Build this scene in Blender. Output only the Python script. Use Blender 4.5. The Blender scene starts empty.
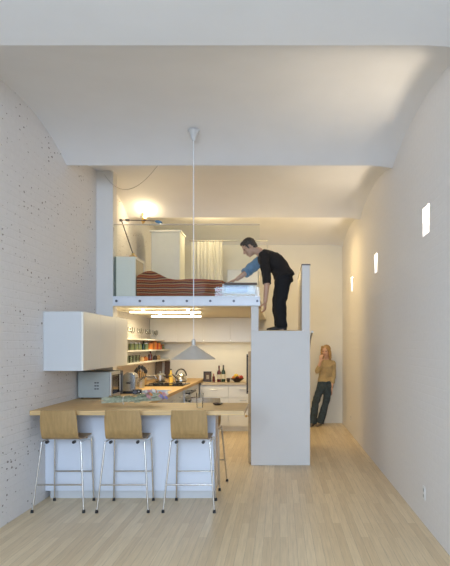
import bpy, bmesh, math, random
from mathutils import Vector, Matrix, noise
random.seed(7)
R = math.radians
SC = bpy.context.scene
COL = SC.collection

# ------------------------------------------------------------------ camera, world, lights, exposure
F, VX, VY, EYE = 550.0, 280.0, 346.0, 1.53          # focal length in pixels, vanishing point, eye height
cd = bpy.data.cameras.new('camera'); cam = bpy.data.objects.new('camera', cd); COL.objects.link(cam)
cd.sensor_fit = 'HORIZONTAL'; cd.sensor_width = 36.0; cd.lens = 36.0 * F / 450.0
cd.shift_x = -(VX - 225.0) / 450.0; cd.shift_y = (VY - 283.0) / 450.0
cd.clip_start = 0.05
cam.location = (0, 0, EYE); cam.rotation_euler = (R(90), 0, 0)
SC.camera = cam

w = bpy.data.worlds.new('world'); SC.world = w; w.use_nodes = True
bg = w.node_tree.nodes['Background']
bg.inputs['Color'].default_value = (0.80, 0.88, 1.0, 1); bg.inputs['Strength'].default_value = 1.6

SC.view_settings.view_transform = 'Standard'; SC.view_settings.look = 'None'
SC.view_settings.gamma = 1.0; SC.view_settings.use_curve_mapping = False
SC.view_settings.exposure = 0.35

def lamp(kind, name, loc, power, color, size=0.1, size_y=None, rot=(0, 0, 0), spread=None):
    l = bpy.data.lights.new(name, kind); l.energy = power; l.color = color
    if kind == 'AREA':
        l.size = size
        if size_y: l.shape = 'RECTANGLE'; l.size_y = size_y
        if spread: l.spread = spread
    else:
        l.shadow_soft_size = size
        if kind == 'SPOT': l.spot_size = R(spread); l.spot_blend = 1.0
    o = bpy.data.objects.new(name, l); COL.objects.link(o); o.location = loc; o.rotation_euler = rot
    return o
WARM = (1.0, 0.80, 0.46); WARMK = (1.0, 0.82, 0.49); WARMW = (1.0, 0.86, 0.66); COOL = (0.55, 0.74, 1.0)
lamp('AREA', 'daylight_front_window', (-0.55, -3.50, 2.50), 212, COOL, 3.0, 1.9, (R(70), 0, 0), 2.6)
# kitchen strips under the loft, undercabinet strip, loft and hall lamps, added hall fill
lamp('AREA', 'kitchen_strip_light', (-1.57, 7.55, 1.975), 8.5, WARMK, 1.0, 0.06)
lamp('AREA', 'kitchen_strip_light', (-1.62, 8.65, 1.975), 8.5, WARMK, .8, 0.06)
lamp('AREA', 'undercabinet_light', (-1.0, 9.98, 1.615), 1.0, WARMK, 1.1, 0.05)
lamp('POINT', 'loft_spot_glow', (-2.02, 8.28, 3.53), 4.5, WARM, 0.03)
lamp('POINT', 'desk_lamp_glow', (-1.60, 7.42, 3.10), 2.0, WARM, 0.03)
lamp('POINT', 'loft_rear_glow', (-1.26, 9.40, 3.44), 8, WARM, 0.04)
lamp('POINT', 'hall_glow', (-0.10, 8.95, 2.75), 13, (1.0, .73, .33), 0.2)
lamp('AREA', 'hall_fill_light', (0.40, 9.1, 3.40), 9, (1.0, .73, .36), .8)  # unseen soft light added to brighten the far right wall

# ------------------------------------------------------------------ materials
MATS = {}
def mat(name, col, rough=0.5, metal=0.0, var=0.06, scale=12.0, bump=0.0, bscale=60.0, stretch=None, coat=0.0, emit=None, estr=0.0):
    if name in MATS: return MATS[name]
    m = bpy.data.materials.new(name); m.use_nodes = True; nt = m.node_tree; b = nt.nodes['Principled BSDF']
    b.inputs['Roughness'].default_value = rough; b.inputs['Metallic'].default_value = metal
    if coat: b.inputs['Coat Weight'].default_value = coat
    tc = nt.nodes.new('ShaderNodeTexCoord'); mp = nt.nodes.new('ShaderNodeMapping')
    nt.links.new(tc.outputs['Object'], mp.inputs['Vector'])
    if stretch: mp.inputs['Scale'].default_value = stretch
    n = nt.nodes.new('ShaderNodeTexNoise'); n.inputs['Scale'].default_value = scale; n.inputs['Detail'].default_value = 4
    nt.links.new(mp.outputs['Vector'], n.inputs['Vector'])
    rp = nt.nodes.new('ShaderNodeValToRGB')
    rp.color_ramp.elements[0].position = 0.3; rp.color_ramp.elements[1].position = 0.7
    rp.color_ramp.elements[0].color = tuple(c * (1 - var) for c in col) + (1,)
    rp.color_ramp.elements[1].color = tuple(min(1, c * (1 + var)) for c in col) + (1,)
    nt.links.new(n.outputs['Fac'], rp.inputs['Fac']); nt.links.new(rp.outputs['Color'], b.inputs['Base Color'])
    if bump:
        n2 = nt.nodes.new('ShaderNodeTexNoise'); n2.inputs['Scale'].default_value = bscale
        nt.links.new(mp.outputs['Vector'], n2.inputs['Vector'])
        bp = nt.nodes.new('ShaderNodeBump'); bp.inputs['Strength'].default_value = bump; bp.inputs['Distance'].default_value = 0.01
        nt.links.new(n2.outputs['Fac'], bp.inputs['Height']); nt.links.new(bp.outputs['Normal'], b.inputs['Normal'])
    if emit:
        b.inputs['Emission Color'].default_value = emit + (1,); b.inputs['Emission Strength'].default_value = estr
    MATS[name] = m
    return m

def brick_mat(name, col, pits, bumpstr):
    m = bpy.data.materials.new(name); m.use_nodes = True; nt = m.node_tree; N = nt.nodes.new; L = nt.links.new
    b = nt.nodes['Principled BSDF']; b.inputs['Roughness'].default_value = 0.75
    tc = N('ShaderNodeTexCoord'); sp = N('ShaderNodeSeparateXYZ'); cb = N('ShaderNodeCombineXYZ')
    L(tc.outputs['Object'], sp.inputs[0]); L(sp.outputs['Y'], cb.inputs['X']); L(sp.outputs['Z'], cb.inputs['Y'])
    br = N('ShaderNodeTexBrick'); br.inputs['Scale'].default_value = 1.0
    br.inputs['Brick Width'].default_value = 0.22; br.inputs['Row Height'].default_value = 0.075
    br.inputs['Mortar Size'].default_value = 0.006; br.inputs['Mortar Smooth'].default_value = 0.6
    br.inputs['Color1'].default_value = (1, 1, 1, 1); br.inputs['Color2'].default_value = (0.8, 0.8, 0.8, 1); br.inputs['Mortar'].default_value = (0.35, 0.35, 0.35, 1)
    L(cb.outputs[0], br.inputs['Vector'])
    ns = N('ShaderNodeTexNoise'); ns.inputs['Scale'].default_value = 25; ns.inputs['Detail'].default_value = 5
    L(tc.outputs['Object'], ns.inputs['Vector'])
    ad = N('ShaderNodeMath'); ad.operation = 'MULTIPLY_ADD'; ad.inputs[1].default_value = 0.6
    L(ns.outputs['Fac'], ad.inputs[0]); L(br.outputs['Color'], ad.inputs[2])
    bp = N('ShaderNodeBump'); bp.inputs['Strength'].default_value = bumpstr; bp.inputs['Distance'].default_value = 0.006
    L(ad.outputs[0], bp.inputs['Height']); L(bp.outputs['Normal'], b.inputs['Normal'])
    rp = N('ShaderNodeValToRGB'); rp.color_ramp.elements[0].color = tuple(c * .95 for c in col) + (1,); rp.color_ramp.elements[1].color = tuple(min(1, c * 1.04) for c in col) + (1,)
    L(ns.outputs['Fac'], rp.inputs['Fac'])
    out = rp.outputs['Color']
    if pits:
        # pits knocked into the whitewashed bricks: sparse cells, more of them in clusters and along courses
        mp = N('ShaderNodeMapping'); mp.inputs['Scale'].default_value = (13, 22, 1); L(cb.outputs[0], mp.inputs['Vector'])
        nz = N('ShaderNodeTexNoise'); nz.inputs['Scale'].default_value = 16; L(cb.outputs[0], nz.inputs['Vector'])
        va = N('ShaderNodeVectorMath'); va.operation = 'MULTIPLY_ADD'; va.inputs[1].default_value = (.6, .6, 0)
        L(nz.outputs['Color'], va.inputs[0]); L(mp.outputs[0], va.inputs[2])
        vo = N('ShaderNodeTexVoronoi'); vo.voronoi_dimensions = '2D'; vo.inputs['Scale'].default_value = 1.0; vo.inputs['Randomness'].default_value = 1
        L(va.outputs[0], vo.inputs['Vector'])
        cl = N('ShaderNodeTexNoise'); cl.inputs['Scale'].default_value = 2.6; cl.inputs['Detail'].default_value = 2; L(cb.outputs[0], cl.inputs['Vector'])
        sr = N('ShaderNodeSeparateColor'); L(vo.outputs['Color'], sr.inputs[0])
        m1 = N('ShaderNodeMath'); m1.operation = 'MULTIPLY'; L(sr.outputs[0], m1.inputs[0]); L(cl.outputs['Fac'], m1.inputs[1])
        m2 = N('ShaderNodeMath'); m2.operation = 'SUBTRACT'; m2.inputs[1].default_value = 0.26; L(m1.outputs[0], m2.inputs[0])
        m3 = N('ShaderNodeMath'); m3.operation = 'MULTIPLY'; m3.inputs[1].default_value = 0.54; m3.use_clamp = True; L(m2.outputs[0], m3.inputs[0])
        lt = N('ShaderNodeMath'); lt.operation = 'LESS_THAN'; L(vo.outputs['Distance'], lt.inputs[0]); L(m3.outputs[0], lt.inputs[1])
        mx = N('ShaderNodeMix'); mx.data_type = 'RGBA'
        L(lt.outputs[0], mx.inputs['Factor']); L(out, mx.inputs['A']); mx.inputs['B'].default_value = (0.30, 0.25, 0.23, 1)
        out = mx.outputs['Result']
    L(out, b.inputs['Base Color'])
    return m

def floor_mat():
    m = bpy.data.materials.new('maple floorboards'); m.use_nodes = True; nt = m.node_tree; N = nt.nodes.new; L = nt.links.new
    b = nt.nodes['Principled BSDF']; b.inputs['Roughness'].default_value = 0.38
    tc = N('ShaderNodeTexCoord'); sp = N('ShaderNodeSeparateXYZ'); cb = N('ShaderNodeCombineXYZ')
    L(tc.outputs['Object'], sp.inputs[0]); L(sp.outputs['Y'], cb.inputs['X']); L(sp.outputs['X'], cb.inputs['Y'])
    br = N('ShaderNodeTexBrick'); br.inputs['Scale'].default_value = 1.0; br.inputs['Brick Width'].default_value = 0.95; br.inputs['Row Height'].default_value = 0.065
    br.inputs['Mortar Size'].default_value = 0.0010; br.inputs['Mortar Smooth'].default_value = 0.2; br.inputs['Bias'].default_value = -0.05
    br.inputs['Color1'].default_value = (0.76, 0.62, 0.415, 1); br.inputs['Color2'].default_value = (0.645, 0.50, 0.31, 1); br.inputs['Mortar'].default_value = (0.40, 0.32, 0.20, 1)
    br.offset = 0.37; L(cb.outputs[0], br.inputs['Vector'])
    mp = N('ShaderNodeMapping'); mp.inputs['Scale'].default_value = (1.2, 22, 1); L(cb.outputs[0], mp.inputs['Vector'])
    ns = N('ShaderNodeTexNoise'); ns.inputs['Scale'].default_value = 3.0; ns.inputs['Detail'].default_value = 5; L(mp.outputs[0], ns.inputs['Vector'])
    rp = N('ShaderNodeValToRGB'); rp.color_ramp.elements[0].position = .3; rp.color_ramp.elements[0].color = (0.9, 0.88, 0.85, 1); rp.color_ramp.elements[1].position = .7; rp.color_ramp.elements[1].color = (1.08, 1.06, 1.04, 1)
    L(ns.outputs['Fac'], rp.inputs['Fac'])
    mx = N('ShaderNodeMix'); mx.data_type = 'RGBA'; mx.blend_type = 'MULTIPLY'; mx.inputs['Factor'].default_value = 1
    L(br.outputs['Color'], mx.inputs['A']); L(rp.outputs['Color'], mx.inputs['B']); L(mx.outputs['Result'], b.inputs['Base Color'])
    return m

def glass_mat(name, tint, refl=1.5):
    m = bpy.data.materials.new(name); m.use_nodes = True; nt = m.node_tree; N = nt.nodes.new; L = nt.links.new
    nt.nodes.remove(nt.nodes['Principled BSDF'])
    tr = N('ShaderNodeBsdfTransparent'); tr.inputs['Color'].default_value = tint + (1,)
    gl = N('ShaderNodeBsdfGlossy'); gl.inputs['Roughness'].default_value = 0.02
    fr = N('ShaderNodeFresnel'); fr.inputs['IOR'].default_value = refl
    mx = N('ShaderNodeMixShader'); L(fr.outputs[0], mx.inputs[0]); L(tr.outputs[0], mx.inputs[1]); L(gl.outputs[0], mx.inputs[2])
    L(mx.outputs[0], nt.nodes['Material Output'].inputs['Surface'])
    return m

def stripe_mat():
    m = bpy.data.materials.new('striped wool blanket'); m.use_nodes = True; nt = m.node_tree; N = nt.nodes.new; L = nt.links.new
    b = nt.nodes['Principled BSDF']; b.inputs['Roughness'].default_value = 0.9
    tc = N('ShaderNodeTexCoord'); sp = N('ShaderNodeSeparateXYZ'); L(tc.outputs['Object'], sp.inputs[0])
    s = N('ShaderNodeMath'); s.operation = 'SUBTRACT'; L(sp.outputs['Y'], s.inputs[0]); L(sp.outputs['Z'], s.inputs[1])
    f = N('ShaderNodeMath'); f.operation = 'MULTIPLY'; f.inputs[1].default_value = 9.0; L(s.outputs[0], f.inputs[0])
    fr = N('ShaderNodeMath'); fr.operation = 'FRACT'; L(f.outputs[0], fr.inputs[0])
    rp = N('ShaderNodeValToRGB'); cr = rp.color_ramp; cr.interpolation = 'CONSTANT'
    bands = [(0, (.55, .10, .03)), (.16, (.68, .27, .08)), (.26, (.26, .06, .03)), (.40, (.74, .46, .20)), (.50, (.58, .11, .035)), (.66, (.66, .22, .06)), (.76, (.30, .08, .05)), (.90, (.78, .52, .28))]
    cr.elements[0].position = 0; cr.elements[0].color = bands[0][1] + (1,)
    cr.elements[1].position = bands[1][0]; cr.elements[1].color = bands[1][1] + (1,)
    for p, c in bands[2:]:
        e = cr.elements.new(p); e.color = c + (1,)
    L(fr.outputs[0], rp.inputs['Fac']); L(rp.outputs['Color'], b.inputs['Base Color'])
    return m

M = dict(
    plaster=mat('white plaster', (.82, .815, .82), .85, var=.015, scale=3, bump=.05, bscale=40),
    wallback=mat('cream painted wall', (.80, .765, .665), .8, var=.015, scale=3, bump=.04),
    pier=mat('white wall paint', (.72, .695, .665), .55, var=.012, scale=3),
    white=mat('white lacquer', (.60, .60, .60), .28, var=.01, scale=2),
    whitegloss=mat('glossy white panel', (.72, .75, .82), .16, var=.01, scale=2, coat=.3),
    cream=mat('cream laminate', (.82, .79, .71), .35, var=.015, scale=2),
    shelf=mat('white shelf', (.84, .82, .77), .4, var=.01),
    beech=mat('beech veneer', (.40, .25, .10), .38, var=.12, scale=5, stretch=(9, 9, 1.2)),
    plyedge=mat('plywood edge', (.30, .18, .08), .5, var=.2, scale=60),
    counter=mat('beech worktop', (.66, .44, .20), .5, var=.12, scale=4, stretch=(1.5, 16, 16)),
    counterpale=mat('pale laminate worktop', (.60, .48, .32), .35, var=.06, scale=5),
    oak=mat('oak trim', (.50, .34, .17), .5, var=.1, scale=20),
    chrome=mat('chrome', (.62, .60, .57), .22, 1.0, var=.02),
    steel=mat('brushed steel', (.60, .61, .61), .32, 1.0, var=.05, scale=8, stretch=(1, 1, 30)),
    alu=mat('matte aluminium', (.58, .54, .48), .5, .3, var=.04, scale=10),
    silver=mat('silver grey enamel', (.42, .44, .41), .4, .2, var=.03),
    channel=mat('white painted steel', (.72, .74, .78), .45, .1, var=.03),
    bolt=mat('dark bolt', (.12, .12, .14), .4, .6),
    black=mat('black plastic', (.018, .018, .02), .4, var=.2),
    rubber=mat('black rubber', (.02, .02, .02), .7, var=.2),
    hob=mat('black hob glass', (.012, .012, .014), .12, var=.1),
    brass=mat('brass', (.70, .48, .20), .28, 1.0),
    wire=mat('grey flex', (.45, .43, .40), .6),
    whitecord=mat('white flex', (.82, .83, .85), .5),
    glass=glass_mat('clear glass', (.99, .995, .99), 1.2),
    railglass=glass_mat('railing glass', (.965, .985, .985), 1.27),
    frosted=mat('lit frosted pane', (.9, .9, .88), .6, emit=(1.0, .96, .88), estr=2.2),
    tube=mat('lit strip diffuser', (.9, .88, .8), .5, emit=(1.0, .86, .58), estr=6.5),
    bulb=mat('lit bulb', (1, .95, .85), .4, emit=(1.0, .85, .6), estr=9.0),
    ward=mat('grey white wardrobe', (.62, .62, .57), .5, var=.02),
    curtain=mat('cream curtain cloth', (.86, .83, .74), .9, var=.03, scale=30),
    sheet=mat('bed end in reflection blue', (.52, .60, .74), .85, var=.06, scale=8, bump=.2, bscale=12),  # blue of the front window's reflection in the railing, put into the cloth
    mattress=mat('white mattress ticking', (.80, .80, .80), .9, var=.03),
    blanket=stripe_mat(),
    skin=mat('skin', (.60, .36, .25), .5, var=.05, scale=40),
    skinf=mat('fair skin', (.68, .40, .27), .5, var=.05, scale=40),
    lips=mat('lips', (.42, .16, .13), .45),
    eye=mat('eye', (.05, .035, .03), .2),
    hairdark=mat('dark brown hair', (.035, .026, .022), .55, var=.4, scale=60, stretch=(1, 1, .2), bump=.4, bscale=120),
    blond=mat('blond hair', (.42, .25, .09), .5, var=.35, scale=50, stretch=(1, 1, .12), bump=.4, bscale=100),
    knitblack=mat('black wool knit', (.016, .013, .013), .95, var=.25, scale=50, bump=.25, bscale=150),
    reflectblue=mat('sleeve in reflection blue', (.13, .26, .42), .85, var=.12, scale=30),  # blue reflection of the railing glass painted onto a black sleeve
    trouser=mat('black trouser cloth', (.010, .010, .013), .9, var=.2, scale=30),
    leather=mat('black shoe leather', (.010, .009, .009), .35, var=.2),
    knittan=mat('camel knit', (.49, .36, .18), .92, var=.1, scale=60, bump=.25, bscale=160),
    jeans=mat('dark blue denim', (.040, .060, .074), .9, var=.3, scale=25),
    brownshoe=mat('pale shoe leather', (.20, .16, .12), .6),
    stem=mat('green stems', (.50, .50, .36), .6, var=.25, scale=40),
    leaf=mat('leaf green', (.38, .40, .27), .55, var=.3, scale=30),
    wrap=mat('clear wrapping film', (.62, .70, .62), .25, var=.1),
    pink=mat('pink petals', (.70, .36, .38), .6, var=.15, scale=50),
    paleflower=mat('white petals', (.82, .76, .68), .6, var=.1, scale=50),
    orangef=mat('orange petals', (.80, .30, .08), .6, var=.15, scale=50),
    violet=mat('violet petals', (.30, .28, .55), .6, var=.15, scale=50),
    wine=mat('dark green bottle glass', (.02, .05, .02), .12, var=.1, coat=.3),
    winered=mat('dark red bottle glass', (.12, .02, .015), .12, var=.1, coat=.3),
    label=mat('cream paper label', (.75, .68, .50), .8),
    amber=mat('amber jar', (.45, .15, .03), .3, var=.2),
    orange=mat('orange tin', (.75, .25, .04), .4, var=.15),
    red=mat('red tin', (.55, .06, .03), .4, var=.15),
    yellow=mat('yellow skin', (.85, .58, .06), .45, var=.1),
    yellowoil=mat('yellow oil', (.80, .55, .10), .2, var=.1),
    greenjar=mat('green glass jar', (.20, .24, .11), .2, var=.15),
    tan=mat('tan stoneware', (.58, .38, .18), .5, var=.12, scale=20),
    walnut=mat('dark walnut board', (.09, .045, .025), .5, var=.2, scale=30),
    greyboard=mat('grey brown board', (.26, .20, .15), .6, var=.15, scale=30),
    darkbowl=mat('dark bowl', (.045, .025, .018), .35, var=.2),
    card=mat('pale print', (.42, .36, .26), .7, var=.25, scale=40),
    outlet=mat('white outlet plastic', (.82, .82, .80), .4),
    greycap=mat('grey cap', (.10, .09, .09), .5),
)
M['greenglass'] = glass_mat('pale green glass', (.90, .95, .88), 1.4)
M['brick'] = brick_mat('whitewashed brick', (.83, .80, .785), True, .6)
M['brickright'] = brick_mat('white painted brick', (.82, .795, .775), False, .22)
M['floor'] = floor_mat()

# ------------------------------------------------------------------ mesh builder
ORG = {}
class MB:
    def __init__(s): s.bm = bmesh.new()
    def box(s, x0, x1, y0, y1, z0, z1):
        vs = [s.bm.verts.new(p) for p in ((x0,y0,z0),(x1,y0,z0),(x1,y1,z0),(x0,y1,z0),(x0,y0,z1),(x1,y0,z1),(x1,y1,z1),(x0,y1,z1))]
        for f in ((3,2,1,0),(4,5,6,7),(0,1,5,4),(1,2,6,5),(2,3,7,6),(3,0,4,7)): s.bm.faces.new([vs[i] for i in f])
        return s
    def cone(s, p0, p1, r0, r1, n=16, cap=True):
        p0, p1 = Vector(p0), Vector(p1); d = (p1 - p0)
        if d.length < 1e-6: return s
        d.normalize(); a = d.orthogonal().normalized(); b = d.cross(a)
        rings = []
        for p, r in ((p0, r0), (p1, r1)):
            rings.append([s.bm.verts.new(p + (a * math.cos(2*math.pi*i/n) + b * math.sin(2*math.pi*i/n)) * r) for i in range(n)])
        for i in range(n):
            j = (i + 1) % n; s.bm.faces.new((rings[0][i], rings[0][j], rings[1][j], rings[1][i]))
        if cap:
            s.bm.faces.new(rings[0][::-1]); s.bm.faces.new(rings[1])
        return s
    def cyl(s, p0, p1, r, n=16): return s.cone(p0, p1, r, r, n)
    def tube(s, pts, r, n=8, cap=True):
        pts = [Vector(p) for p in pts]; rings = []; a = None
        for i, p in enumerate(pts):
            t = (pts[min(i+1, len(pts)-1)] - pts[max(i-1, 0)]).normalized()
            a = t.orthogonal().normalized() if a is None else (a - t * a.dot(t)).normalized()
            b = t.cross(a); rr = r[i] if isinstance(r, (list, tuple)) else r
            rings.append([s.bm.verts.new(p + (a*math.cos(2*math.pi*k/n) + b*math.sin(2*math.pi*k/n))*rr) for k in range(n)])
        for q in range(len(rings)-1):
            for i in range(n):
                j = (i+1) % n; s.bm.faces.new((rings[q][i], rings[q][j], rings[q+1][j], rings[q+1][i]))
        if cap: s.bm.faces.new(rings[0][::-1]); s.bm.faces.new(rings[-1])
        return s
    def lathe(s, prof, c=(0,0,0), n=24):
        c = Vector(c); rings = []
        for r, z in prof:
            if r < 1e-5: rings.append([s.bm.verts.new(c + Vector((0,0,z)))])
            else: rings.append([s.bm.verts.new(c + Vector((r*math.cos(2*math.pi*i/n), r*math.sin(2*math.pi*i/n), z))) for i in range(n)])
        for a, b in zip(rings, rings[1:]):
            for i in range(n):
                j = (i+1) % n
                if len(a) == 1 and len(b) == 1: continue
                if len(a) == 1: s.bm.faces.new((a[0], b[j], b[i]))
                elif len(b) == 1: s.bm.faces.new((a[i], a[j], b[0]))
                else: s.bm.faces.new((a[i], a[j], b[j], b[i]))
        return s
    def ell(s, c, ax, n=16, m=10):
        c = Vector(c); A = [Vector(v) for v in ax]
        def P(t, f): return c + A[0]*math.sin(t)*math.cos(f) + A[1]*math.sin(t)*math.sin(f) + A[2]*math.cos(t)
        top = s.bm.verts.new(P(0,0)); bot = s.bm.verts.new(P(math.pi,0))
        rings = [[s.bm.verts.new(P(math.pi*k/m, 2*math.pi*i/n)) for i in range(n)] for k in range(1, m)]
        for i in range(n):
            j = (i+1) % n
            s.bm.faces.new((top, rings[0][i], rings[0][j])); s.bm.faces.new((bot, rings[-1][j], rings[-1][i]))
            for a, b in zip(rings, rings[1:]): s.bm.faces.new((a[i], b[i], b[j], a[j]))
        return s
    def sph(s, c, r, n=14, m=9): return s.ell(c, ((r,0,0),(0,r,0),(0,0,r)), n, m)
    def chain(s, pts, n=14):                       # pts: (point, radius): rounded tapered limb
        for (p, r) in pts: s.sph(p, r, n, 8)
        for (p, r), (q, t) in zip(pts, pts[1:]): s.cone(p, q, r, t, n)
        return s
    def loft(s, rings, n=24, cap=True):            # rings: centre, half vector a, half vector b
        rr = []
        for c, a, b in rings:
            c, a, b = Vector(c), Vector(a), Vector(b)
            rr.append([s.bm.verts.new(c + a*math.cos(2*math.pi*i/n) + b*math.sin(2*math.pi*i/n)) for i in range(n)])
        for q in range(len(rr)-1):
            for i in range(n):
                j = (i+1) % n; s.bm.faces.new((rr[q][i], rr[q][j], rr[q+1][j], rr[q+1][i]))
        if cap: s.bm.faces.new(rr[0][::-1]); s.bm.faces.new(rr[-1])
        return s
    def prism(s, pts, ext):                        # planar polygon pts extruded by vector ext
        e = Vector(ext); a = [s.bm.verts.new(p) for p in pts]; b = [s.bm.verts.new(Vector(p)+e) for p in pts]; n = len(pts)
        s.bm.faces.new(a[::-1]); s.bm.faces.new(b)
        for i in range(n):
            j = (i+1) % n; s.bm.faces.new((a[i], a[j], b[j], b[i]))
        return s
    def sheet(s, nu, nv, fn, thick=None):
        g = [[s.bm.verts.new(fn(u/nu, v/nv)) for v in range(nv+1)] for u in range(nu+1)]
        fs = [s.bm.faces.new((g[u][v], g[u+1][v], g[u+1][v+1], g[u][v+1])) for u in range(nu) for v in range(nv)]
        if thick:
            bmesh.ops.solidify(s.bm, geom=fs, thickness=thick)
        return s
    def build(s, name, m, parent=None, origin=None, bevel=0.0, smooth=False, seg=2):
        bmesh.ops.recalc_face_normals(s.bm, faces=s.bm.faces[:])
        root = parent
        o0 = Vector(ORG.get(parent.name, (0,0,0))) if parent else Vector(origin or (0,0,0))
        bmesh.ops.translate(s.bm, vec=-o0, verts=s.bm.verts[:])
        me = bpy.data.meshes.new(name); s.bm.to_mesh(me); s.bm.free()
        if smooth:
            for p in me.polygons: p.use_smooth = True
        for mm in (m if isinstance(m, (list, tuple)) else [m]): me.materials.append(mm)
        ob = bpy.data.objects.new(name, me); COL.objects.link(ob)
        if parent: ob.parent = parent
        else: ob.location = o0
        ORG[ob.name] = o0
        if bevel:
            md = ob.modifiers.new('bevel', 'BEVEL'); md.width = bevel; md.segments = seg; md.limit_method = 'ANGLE'
            if not smooth:
                for p in me.polygons: p.use_smooth = False
        if smooth:
            md = ob.modifiers.new('wn', 'WEIGHTED_NORMAL'); md.keep_sharp = True
            me.set_sharp_from_angle(angle=R(42))
        return ob

def tag(o, label, cat, group=None):
    o['label'] = label; o['category'] = cat
    if group: o['group'] = group
    return o
def thing(name, label, cat, loc, group=None):
    o = bpy.data.objects.new(name, None); COL.objects.link(o); o.location = loc; o.empty_display_size = .1
    ORG[o.name] = Vector(loc)
    return tag(o, label, cat, group)
def struct(o): o['kind'] = 'structure'; return o
def copy_tree(o, parent=None):
    c = o.copy(); COL.objects.link(c)
    if parent: c.parent = parent
    for ch in list(o.children): copy_tree(ch, c)
    return c
def dup(o, loc, label, rz=0.0, sc=None):
    c = copy_tree(o); c.location = loc; c.rotation_euler = (0, 0, rz); c['label'] = label
    if sc: c.scale = sc
    return c
def P(px, py, Y): return Vector(((px - VX) * Y / F, Y, EYE + (VY - py) * Y / F))

# ------------------------------------------------------------------ the setting
XL, XR, YF, YB = -2.35, 1.238, -3.6, 10.92
CUSP, RISE, ZC = [-6.15, -3.70, -1.25, 1.20, 3.64, 6.06, 8.52, 10.95], 0.26, 3.52
struct(MB().box(XL-.3, XR+.3, YF-.2, YB+.2, -.12, 0).build('floor', M['floor']))
struct(MB().box(XL-.25, XL, YF-.2, YB+.2, 0, 4.0).build('wall_left', M['brick']))
struct(MB().box(XL, XR, YB, YB+.2, 0, 4.0).build('wall_back', M['wallback']))
# right wall with its three small square openings
WIN = [(4.665, 2.475, 2.715), (7.10, 2.475, 2.715), (9.46, 2.475, 2.715)]; WH = .105
mb = MB(); ys = [YF-.2]
for (yc, z0, z1) in WIN: ys += [yc-WH, yc+WH]
ys.append(YB+.2)
for i in range(len(ys)-1):
    if i % 2 == 0: mb.box(XR, XR+.25, ys[i], ys[i+1], 0, 4.0)
    else:
        mb.box(XR, XR+.25, ys[i], ys[i+1], 0, 2.475); mb.box(XR, XR+.25, ys[i], ys[i+1], 2.715, 4.0)
struct(mb.build('wall_right', M['brickright']))
# front wall behind the camera, with the big window the daylight comes through
mb = MB(); mb.box(XL, XR, YF-.2, YF, 0, .75).box(XL, XR, YF-.2, YF, 3.52, 4.0).box(XL, -2.1, YF-.2, YF, .75, 3.52).box(1.0, XR, YF-.2, YF, .75, 3.52)
struct(mb.build('wall_front', M['plaster']))
fw = struct(MB().box(-2.1, 1.0, YF-.12, YF-.06, .75, .81).box(-2.1, 1.0, YF-.12, YF-.06, 3.46, 3.52).box(-2.1, -2.04, YF-.12, YF-.06, .81, 3.46).box(.94, 1.0, YF-.12, YF-.06, .81, 3.46)
            .box(-1.1, -1.04, YF-.12, YF-.06, .81, 3.46).box(-.06, 0, YF-.12, YF-.06, .81, 3.46).build('window_4', M['white']))
# vaulted ceiling: shallow barrel vaults that span from beam to beam, coved into the right wall
def ceil_z(x, y):
    for a, b in zip(CUSP, CUSP[1:]):
        if a <= y <= b:
            u = (y - (a+b)/2) / ((b-a)/2); z = ZC + (RISE if a > 3 else .03) * (1 - abs(u)**2.3); break
    else: z = ZC
    t = max(0.0, (x - (XR - .30)) / .30)
    return z - .13 * t * t * (0.25 + 0.75 * (z - ZC) / RISE)
xs = [XL-.05, -1.6, -.8, 0, .6] + [XR - .30 + .30*i/10 for i in range(11)] + [XR + .05]
yv = []
for a, b in zip(CUSP, CUSP[1:]):
    yv += [a + (b-a)*i/28 for i in range(28)]
yv.append(CUSP[-1]); yv = [y for y in yv if y > YF-.25]
mb = MB(); g = [[mb.bm.verts.new((x, y, ceil_z(min(x, XR), y))) for y in yv] for x in xs]
top = [[mb.bm.verts.new((x, y, 4.1)) for y in (yv[0], yv[-1])] for x in (xs[0], xs[-1])]
for i in range(len(xs)-1):
    for j in range(len(yv)-1): mb.bm.faces.new((g[i][j], g[i+1][j], g[i+1][j+1], g[i][j+1]))
mb.bm.faces.new((top[0][0], top[1][0], top[1][1], top[0][1]))
c_o = mb.build('ceiling', M['plaster'], smooth=True); struct(c_o)
c_o.modifiers.clear()
c_o.data.set_sharp_from_angle(angle=R(20))

for k, (yc, z0, z1) in enumerate(WIN):
    o = struct(MB().box(XR+.12, XR+.14, yc-WH+.004, yc+WH-.004, z0+.004, z1-.004).build('window_%d' % (k+1), M['frosted']))
    o['label'] = 'small square lit window'
    f = MB(); x0, x1 = XR+.10, XR+.12; a, b = yc-WH+.001, yc+WH-.001; c, d = z0+.001, z1-.001; t = .012
    f.box(x0, x1, a, b, c, c+t).box(x0, x1, a, b, d-t, d).box(x0, x1, a, a+t, c+t, d-t).box(x0, x1, b-t, b, c+t, d-t)
    f.build('window_frame', M['white'], o)
    lamp('SPOT', 'window_sill_lamp', (XR+.030, yc, z0+.035), 29, WARMW, .012, rot=(0, R(180-24), 0), spread=100)

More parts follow.
